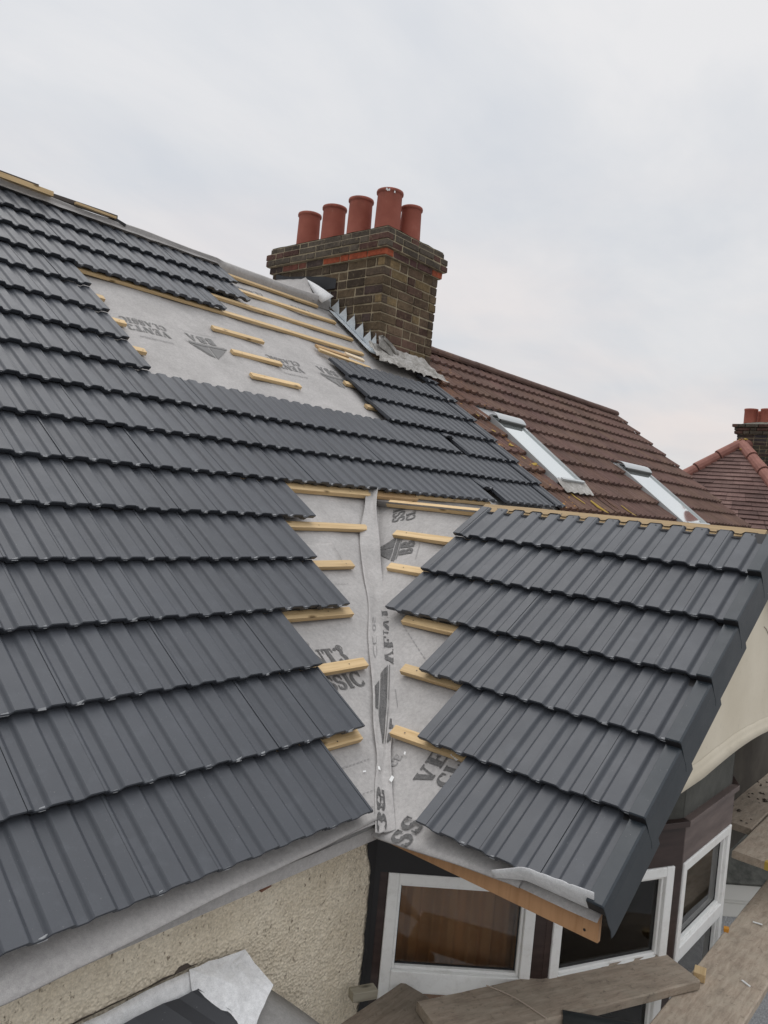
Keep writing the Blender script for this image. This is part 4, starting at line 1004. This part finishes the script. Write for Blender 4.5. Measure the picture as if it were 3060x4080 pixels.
# skylights
for (a, b, c, d) in SK:
    f = MB()
    def sbox(mb_, x0, x1, s0, s1, o0, o1, mi=0):
        mb_.hexa([PM(x0, s0, o0), PM(x1, s0, o0), PM(x1, s1, o0), PM(x0, s1, o0)], [PM(x0, s0, o1), PM(x1, s0, o1), PM(x1, s1, o1), PM(x0, s1, o1)], mi)
    wd = .046
    sbox(f, a, a+wd*.5, c, d, -.05, .012); sbox(f, b-wd, b, c, d, -.05, .024); sbox(f, b-wd*.55, b-wd*.45, c+.02, d-.2, .024, .030)
    sbox(f, a+wd*.5, b-wd, c, c+.045, -.05, .020); sbox(f, a+wd*.5, b-wd, d-.03, d, -.05, .020)
    sk = f.build('skylight', M_ALU, nb, bevel=.006)
    h = MB(); rows = [[PM(x, d-.125+.15*q, .036+.026*math.sin(PI*min(1, .12+q*.88))) for q in [i/8 for i in range(9)]] for x in (a-.012, b+.012)]
    h.grid(rows); h.build('hood', M_ALU, sk, solid=.006)
    h = MB(); sbox(h, a+.02, b-.02, d-.145, d-.125, .0, .046); h.build('hood', mat('dark_hood_seal', (.05, .05, .045), .6), sk)  # dark seal strip along the hood's lower edge
    p_ = MB(); sbox(p_, a+wd*.5, b-wd, c+.045, d-.03, .006, .010); p_.build('pane', M_SKYL, sk)
    h = MB(); sbox(h, a+.03, b-.03, c-.012, c+.020, .030, .044); h.build('bottom_rail', M_ALU, sk, bevel=.005)
    h = MB(); rows = [[PM(x, c+.02-.165*q, .018-.030*q+(.010*math.sin(x*46) if q == 1 else 0)+.006*nz(x*9, q)) for q in (0, .35, .7, 1)] for x in [a-.04+(b-a+.08)*i/16 for i in range(17)]]
    h.grid(rows); h.build('lead_flashing', M_LEADO, sk, solid=.003)
# orange lichen streaks washed below the first skylight
for (x0, s0, l, wd) in ((5.66, 6.95, .20, .04), (5.93, 6.62, .22, .045), (6.36, 6.98, .26, .035), (6.62, 6.55, .20, .04), (5.32, 9.9, .05, .05), (5.38, 9.2, .06, .05), (5.45, 8.75, .07, .07), (5.60, 8.70, .06, .05), (5.48, 8.32, .05, .08), (5.30, 10.7, .05, .05), (5.66, 7.3, .03, .03)):
    pts = []
    for k in range(14):
        a = 2*PI*k/14; rr = 1+.35*nz(k*1.3, x0*9); x = x0+wd*.5*math.cos(a)*rr; s = s0*G-l*.5+l*.5*math.sin(a)*rr
        pts.append((x, s))
    f = [s for s in NS if s <= s0*G-.02]
    sb_ = max(f) if f else 0
    mb = MB(); mb.add([PM(x, s, -.018-.036*((s-sb_)/GN)+profn(x/PN)+.005) for x, s in pts], [tuple(range(14))]); mb.build('lichen_patch', M_LICH, nb)
# canted ground-floor bay with white cornice over grey pebbledash
mb = MB(); a = Vector((5.55, .12, 0)); d = Vector((math.cos(R(-47)), math.sin(R(-47)), 0)); nrm = Vector((d.y, -d.x, 0)); LB = 1.5
def bbox(mb_, z0, z1, o): mb_.hexa([a+Vector((0, 0, z0))-nrm*.2, a+d*LB+Vector((0, 0, z0))-nrm*.2, a+d*LB+Vector((0, 0, z1))-nrm*.2, a+Vector((0, 0, z1))-nrm*.2], [a+Vector((0, 0, z0))+nrm*o, a+d*LB+Vector((0, 0, z0))+nrm*o, a+d*LB+Vector((0, 0, z1))+nrm*o, a+Vector((0, 0, z1))+nrm*o])
bbox(mb, GROUND, -2.12, 0); e_ = a+d*LB
mb.hexa([e_+Vector((0, .2, GROUND)), e_+Vector((2.4, .2, GROUND)), e_+Vector((2.4, .2, -2.12)), e_+Vector((0, .2, -2.12))], [e_+Vector((0, 0, GROUND)), e_+Vector((2.4, 0, GROUND)), e_+Vector((2.4, 0, -2.12)), e_+Vector((0, 0, -2.12))])
mb.build('bay_wall', M_DASHG, nb)
mb = MB(); bbox(mb, -2.12, -2.00, .04); bbox(mb, -1.998, -1.965, .055); bbox(mb, -1.963, -1.82, .075); mb.build('cornice', M_STONEW, nb, bevel=.012)
mb = MB(); rows = []
for i in range(7):
    q = i/6; o0 = a-nrm*(.75*q)+Vector((0, 0, -1.80+.55*q)); rows.append([o0-d*.2+nrm*.12, o0+d*LB+nrm*.12])
mb.grid(rows); mb.add([rows[0][1], rows[0][1]+Vector((2.4, 0, 0)), rows[-1][1]+Vector((2.4, .4, 0)), rows[-1][1]], [(0, 1, 2, 3)])
mt_ = mat('mossy_slate', (.06, .062, .055), .9); t = NT(mt_); t.col(t.ramp(t.noise(t.coord(), 9, 6, .7), [(.3, (.03, .032, .028)), (.7, (.12, .12, .105))]))
mb.build('bay_roof', mt_, nb, solid=.03)

# ================================================================== RED HIPPED HOUSE BEYOND
fh = thing('far_house', 'house beyond with red plain-tiled hipped roof and lichen at its apex', 'house', (17, 4, GROUND))
AP = Vector((15.2, 2.99, 2.812)); TH = .95
def hip_pt(du, k):   # hip end facing -X : k = run from the apex, du = -1..1 along the eave
    return AP+Vector((-k, du*k, -k*TH))
mb = MB(); gk = .085
for i in range(1, 46):
    k0, k1 = (i-1)*gk, i*gk
    n_ = max(1, int(2*k1/.33))
    for j in range(n_):
        u0_, u1_ = -1+2*j/n_, -1+2*(j+1)/n_-.004; tint = random.uniform(.72, 1.25)
        lo0, lo1 = hip_pt(u0_, k1), hip_pt(u1_, k1); hi0, hi1 = hip_pt(u0_, k0), hip_pt(u1_, k0); o = Vector((-.014, 0, .016))*random.uniform(.7, 1.3)
        mb.add([lo0+o, lo1+o, hi1, hi0, lo0, lo1], [(0, 1, 2, 3), (4, 5, 1, 0)], 0, tint)
# front slope (faces -Y) and back slope, ridge running away in +X
for sgn in (-1, 1):
    for i in range(1, 30):
        k0, k1 = (i-1)*gk*1.5, i*gk*1.5; tint = random.uniform(.8, 1.15)
        P = lambda x, k, o=0: AP+Vector((x, sgn*k, -k*TH+o))
        mb.add([P(-k1, k1, .015), P(7, k1, .015), P(7, k0), P(-k0, k0), P(-k1, k1), P(7, k1)], [(0, 1, 2, 3), (4, 5, 1, 0)], 0, tint)
dn = Vector((.03, 0, -.03)); mb.add([AP+dn, hip_pt(-1, 3.85)+dn, hip_pt(1, 3.85)+dn], [(0, 1, 2)], 0, .35)
mb.build('roof_tiling', M_RTILE, fh)
mb = MB()
for sgn in (-1, 1):
    for i in range(12):
        k0, k1 = i*.31, (i+1)*.31-.012; a_, b_ = hip_pt(sgn, k0+.02), hip_pt(sgn, k1+.02)
        mb.tube([a_+Vector((0, 0, .0)), b_+Vector((0, 0, .012))], [.105, .118], 12)
for i in range(14): mb.tube([AP+Vector((i*.45, 0, 0)), AP+Vector((i*.45+.44, 0, .01))], [.11, .12], 12)
mb.build('hip_tile', M_HIP, fh)
mb = MB()
for k in range(26):
    c = AP+Vector((random.uniform(-.24, .05), random.uniform(-.16, .16), random.uniform(.02, .09)-.0)); c.z -= abs(c.x-AP.x)*.95-.02; r_ = random.uniform(.02, .045)
    mb.add([c+Vector((r_*x, r_*y, r_*z*.6)) for x, y, z in ((1, 0, 0), (-1, 0, 0), (0, 1, 0), (0, -1, 0), (0, 0, 1), (0, 0, -1))], [(0, 2, 4), (2, 1, 4), (1, 3, 4), (3, 0, 4), (2, 0, 5), (1, 2, 5), (3, 1, 5), (0, 3, 5)])
mb.build('lichen', M_LICH, fh)
mb = MB(); mb.box(12.2, 22, -.6, 6.6, GROUND, -.3); mb.build('wall', M_DASHG, fh)
mb = MB(); fx0, fx1, fy0, fy1 = 15.6, 16.5, 1.35, 3.20
brick_stack(mb, fx0, fx1, fy0, fy1, 2.3, 10, .075, lambda s, z, p: tuple(q*random.uniform(.8, 1.2) for q in (.062, .054, .044)))
brick_stack(mb, fx0-.05, fx1+.05, fy0-.05, fy1+.05, 3.05, 2, .07, darkc); brick_stack(mb, fx0-.09, fx1+.09, fy0-.09, fy1+.09, 3.19, 1, .07, darkc, phase=1)
mb.box(fx0+.01, fx1-.01, fy0+.01, fy1-.01, 2.3, 3.24, 1)
fc = mb.build('chimney', [M_BRICK, M_MORTAR], fh)
mb = MB(); rows = []
for i in range(9): rows.append([Vector((fx0-.08+(fx1-fx0+.16)*j/6, fy0-.08+(fy1-fy0+.16)*i/8, 3.255+.10*min(1, 4*min(i/8, 1-i/8, j/6, 1-j/6))+.01*nz(i, j))) for j in range(7)])
mb.grid(rows); mb.build('cement_flaunching', M_FLAUNCH, fc, smooth=True)
for (px_, py_) in ((15.80, 3.03), (15.80, 2.71), (15.80, 2.39), (16.2, 2.90)):
    mb = MB(); mb.lathe([(.125, 3.30), (.128, 3.56), (.135, 3.57), (.135, 3.60), (.10, 3.60), (.10, 3.40)], px_, py_, 20); mb.build('chimney_pot', M_POT, fc, smooth=True)

# ================================================================== SCAFFOLD AND LOOSE THINGS
def board(name, label, origin, az, l, wd, ztop, th=.038, tint=1.0, band=None, group='scaffold boards'):
    """a scaffold board whose near-left top corner is at origin and which runs along az"""
    root = thing(name, label, 'scaffold board', (origin[0], origin[1], ztop-th), group)
    mb_ = MB(); n_ = max(6, int(l/.06)); k = 9; rows = []
    d = Vector((math.cos(az), math.sin(az), 0)); nn = Vector((-d.y, d.x, 0)); o = Vector((origin[0], origin[1], ztop)); sd_ = random.random()*50
    def P(u, v, z): return o+d*u+nn*v+Vector((0, 0, z))
    prof_ = [(0.004, -th), (0, -th+.004), (0, -.005), (.005, 0)]+[(wd*q/k, 0) for q in range(1, k)]+[(wd-.005, 0), (wd, -.005), (wd, -th+.004), (wd-.004, -th)]
    for i in range(n_+1):
        u = l*i/n_; r_ = []
        for (v, z) in prof_:
            e = .0025*nz(u*3+sd_, v*9)+.0015*nz(u*14+sd_, v*40)
            if i in (0, n_): du = .006*nz(v*40, sd_+i)
            else: du = 0
            r_.append(P(u+du, v+.002*nz(u*6+sd_, 5.0), z+(e if z > -.01 else 0)))
        rows.append(r_)
    # coordinates local to the board for the grain
    m_ = Matrix((d, nn, Vector((0, 0, 1)))).transposed().to_4x4(); m_.translation = o
    inv = m_.inverted(); rows = [[inv @ p for p in r_] for r_ in rows]
    mb_.grid(rows, 0, tint); m2 = len(prof_)
    mb_.add(rows[0]+rows[-1], [tuple(range(m2-1, -1, -1)), tuple(range(m2, 2*m2)),], 0, tint)
    mb_.add([rows[0][0], rows[0][-1], rows[-1][-1], rows[-1][0]], [(0, 1, 2, 3)], 0, tint)
    mb_.build('plank', M_SCAF, root, smooth=False, mw=m_)
    if band is not None:
        for u in band[0]:
            bm_ = MB(); e = .0015
            u -= .003; bm_.add([inv @ P(u, -e, -th), inv @ P(u, -e, e), inv @ P(u, .075, e), inv @ P(u, .075, -th), inv @ P(u+.04, -e, -th), inv @ P(u+.04, -e, e), inv @ P(u+.03, .075, e), inv @ P(u+.03, .075, -th)], [(0, 1, 5, 4), (1, 2, 6, 5), (2, 3, 7, 6), (0, 3, 2, 1), (4, 5, 6, 7)])
            bm_.build('end_band', band[1], root, mw=m_)
    return root
azA = math.atan2(.482, -1.047)      # heads away to the left
dA = Vector((math.cos(azA), math.sin(azA))); nA = Vector((-dA.y, dA.x))
cA = Vector((2.083, -.614))
board('scaffold_board', 'short worn board laid askew before the bay window, crossing onto the long board', (cA.x, cA.y), azA, 1.15, .226, -.690, tint=1.0)
board('scaffold_board', 'long pale grey-brown board with white shards on it, running past the bay window', (1.25, -1.003), 0, 5.0, .252, -.732, tint=1.28)
board('scaffold_board', 'dark brown board end against the pebbledash wall, under the askew board', (-2.2, -.190), 0, 3.34, .205, -.735, tint=.66)
board('scaffold_board', 'raised board with a yellow painted end by the right of the bay window', (2.905, -.885), 0, 3.0, .226, -.500, tint=1.10, band=((.0,), M_YEL))
board('scaffold_board', 'stained board with dark muck on it, beside the yellow-ended board and farthest away', (3.285, -.650), 0, 2.6, .225, -.500, tint=.95)
mb = MB()
for k in range(40):
    c = Vector((3.32+random.random()*.9, -.62+random.random()*.19, -.4985)); r_ = random.uniform(.004, .014); h = random.uniform(.3, .8)
    mb.add([c+Vector((r_*x*random.uniform(.7, 1.3), r_*y*random.uniform(.7, 1.3), r_*z*h)) for x, y, z in ((1, 0, 0), (-1, 0, 0), (0, 1, 0), (0, -1, 0), (0, 0, 1))], [(0, 2, 4), (2, 1, 4), (1, 3, 4), (3, 0, 4)])
o = mb.build('debris', mat('dark_muck', (.05, .038, .028), .95)); o['kind'] = 'stuff'; tag(o, 'dark muck scattered over the farthest stained scaffold board', 'debris')
# dark tube poking out under the near edge of the askew board
tb = MB(); p0 = Vector((1.395, -.548, -.705)); dd = Vector((.50, -.72, -.02)).normalized()
tb.tube([p0-dd*.02, p0+dd*1.0], .0242, 18); tag(tb.build('scaffold_tube', M_RUBBER, smooth=True), 'dark scaffold tube end poking from beneath the askew board', 'scaffold tube')
# string across the askew board
tb = MB(); pts = []
for k in range(16):
    t_ = k/15; p = cA+dA*(.86-.12*t_)+nA*(.005+.215*t_); pts.append(Vector((p.x+.012*math.sin(t_*4), p.y, -.6855)))
tb.tube(pts, .0022, 6); tag(tb.build('string', mat('pale_string', (.46, .38, .31), .9)), 'pale frayed string lying across the askew scaffold board', 'string')
def block(name, label, cat, loc, size, rz, mtl, group=None, tilt=0.0):
    mb_ = MB(); x, y, z = [q/2 for q in size]; mb_.box(-x, x, -y, y, -z, z, jit=min(size)*.06)
    o = mb_.build(name, mtl, bevel=min(size)*.08, mw=Matrix.Translation(loc) @ Matrix.Rotation(rz, 4, 'Z') @ Matrix.Rotation(tilt, 4, 'X')); return tag(o, label, cat, group)
block('timber_offcut', 'pale yellow timber offcut between the two crossed scaffold boards', 'wood offcut', (2.075, -.790, -.7135), (.060, .045, .034), R(15), M_BATTEN)
block('timber_offcut', 'pale stub of wood lying at the foot of the pebbledash wall', 'wood offcut', (.955, .050, -.7165), (.10, .045, .034), R(-25), wood_mat('grey_wood_stub', (.36, .33, .26), (.26, .23, .17)))
block('orange_bung', 'small orange plastic bung on the long board under the bay window frame', 'plastic bung', (2.545, -.757, -.7225), (.022, .022, .020), R(20), M_ORANGE)
for k, (x, y, rz, lb) in enumerate(((2.188, -.938, R(62), 'white shard on the long pale scaffold board, nearer one'), (2.738, -.842, R(-75), 'white shard on the long pale scaffold board, farther one'))):
    block('plastic_shard', lb, 'shard', (x, y, -.7285), (.040, .009, .004), rz, M_WHITE, 'white shards on the scaffold board')
def flake(label, pos, size, rz, o=.006):
    mb_ = MB(); r_ = size
    mb_.add([(-r_, -r_*.4, 0), (r_*.8, -r_*.5, .0004), (r_, r_*.3, .0015), (-r_*.6, r_*.5, .0012)], [(0, 1, 2, 3)])
    n_ = Vector((-.42, -.42, .80)); q = n_.to_track_quat('Z', 'Y').to_matrix().to_4x4(); q.translation = pos+n_*o
    return tag(mb_.build('membrane_scrap', M_WHITE, mw=q @ Matrix.Rotation(rz, 4, 'Z'), solid=.001), label, 'scrap', 'white scraps on the valley membrane')
flake('tiny square white scrap on the membrane by the lowest left-hand tiles', PM(1.00, .55*G, fm(1.0, .55*G)), .007, .3)
flake('white sliver standing on the loose valley strip', strip(.18, .765), .009, 1.9, .004)
flake('white torn corner caught under the edge of the valley strip', strip(.97, .795), .014, 1.2, .004)
flake('pale triangular scrap over the printed lettering beside the lowest gable tiles', PG(-.075, 1.02*G, FO+.02), .020, 2.4)
flake('thin white sliver on the membrane below the lowest gable batten', PG(.14, .86*G, FO+.006), .008, 1.3)
# batten offcuts left on the roof by the chimney
def offcut(label, x, c, l, rz, wd=.045, th=.022, o=BT+.02, mtl=None):
    mb_ = plank_mesh(l, wd, th); ob = mb_.build('batten_offcut', mtl or M_BATTEN, bevel=.0015, mw=frame_main(x, c*G, o) @ Matrix.Rotation(rz, 4, 'Z')); return tag(ob, label, 'wood offcut', 'batten offcuts by the chimney')
offcut('longest batten offcut lying below the chimney flashing', 3.42, 12.28, .60, R(-9))
offcut('browner batten offcut lying against the row under the chimney', 3.44, 12.50, .38, R(-5), mtl=M_BATTEN_B, o=BT+.014)
offcut('short pale batten offcut nearest the crumpled lead apron', 3.78, 12.42, .22, R(-10), mtl=wood_mat('bleached_batten', (.70, .58, .42), (.55, .42, .28)), o=BT+.034)
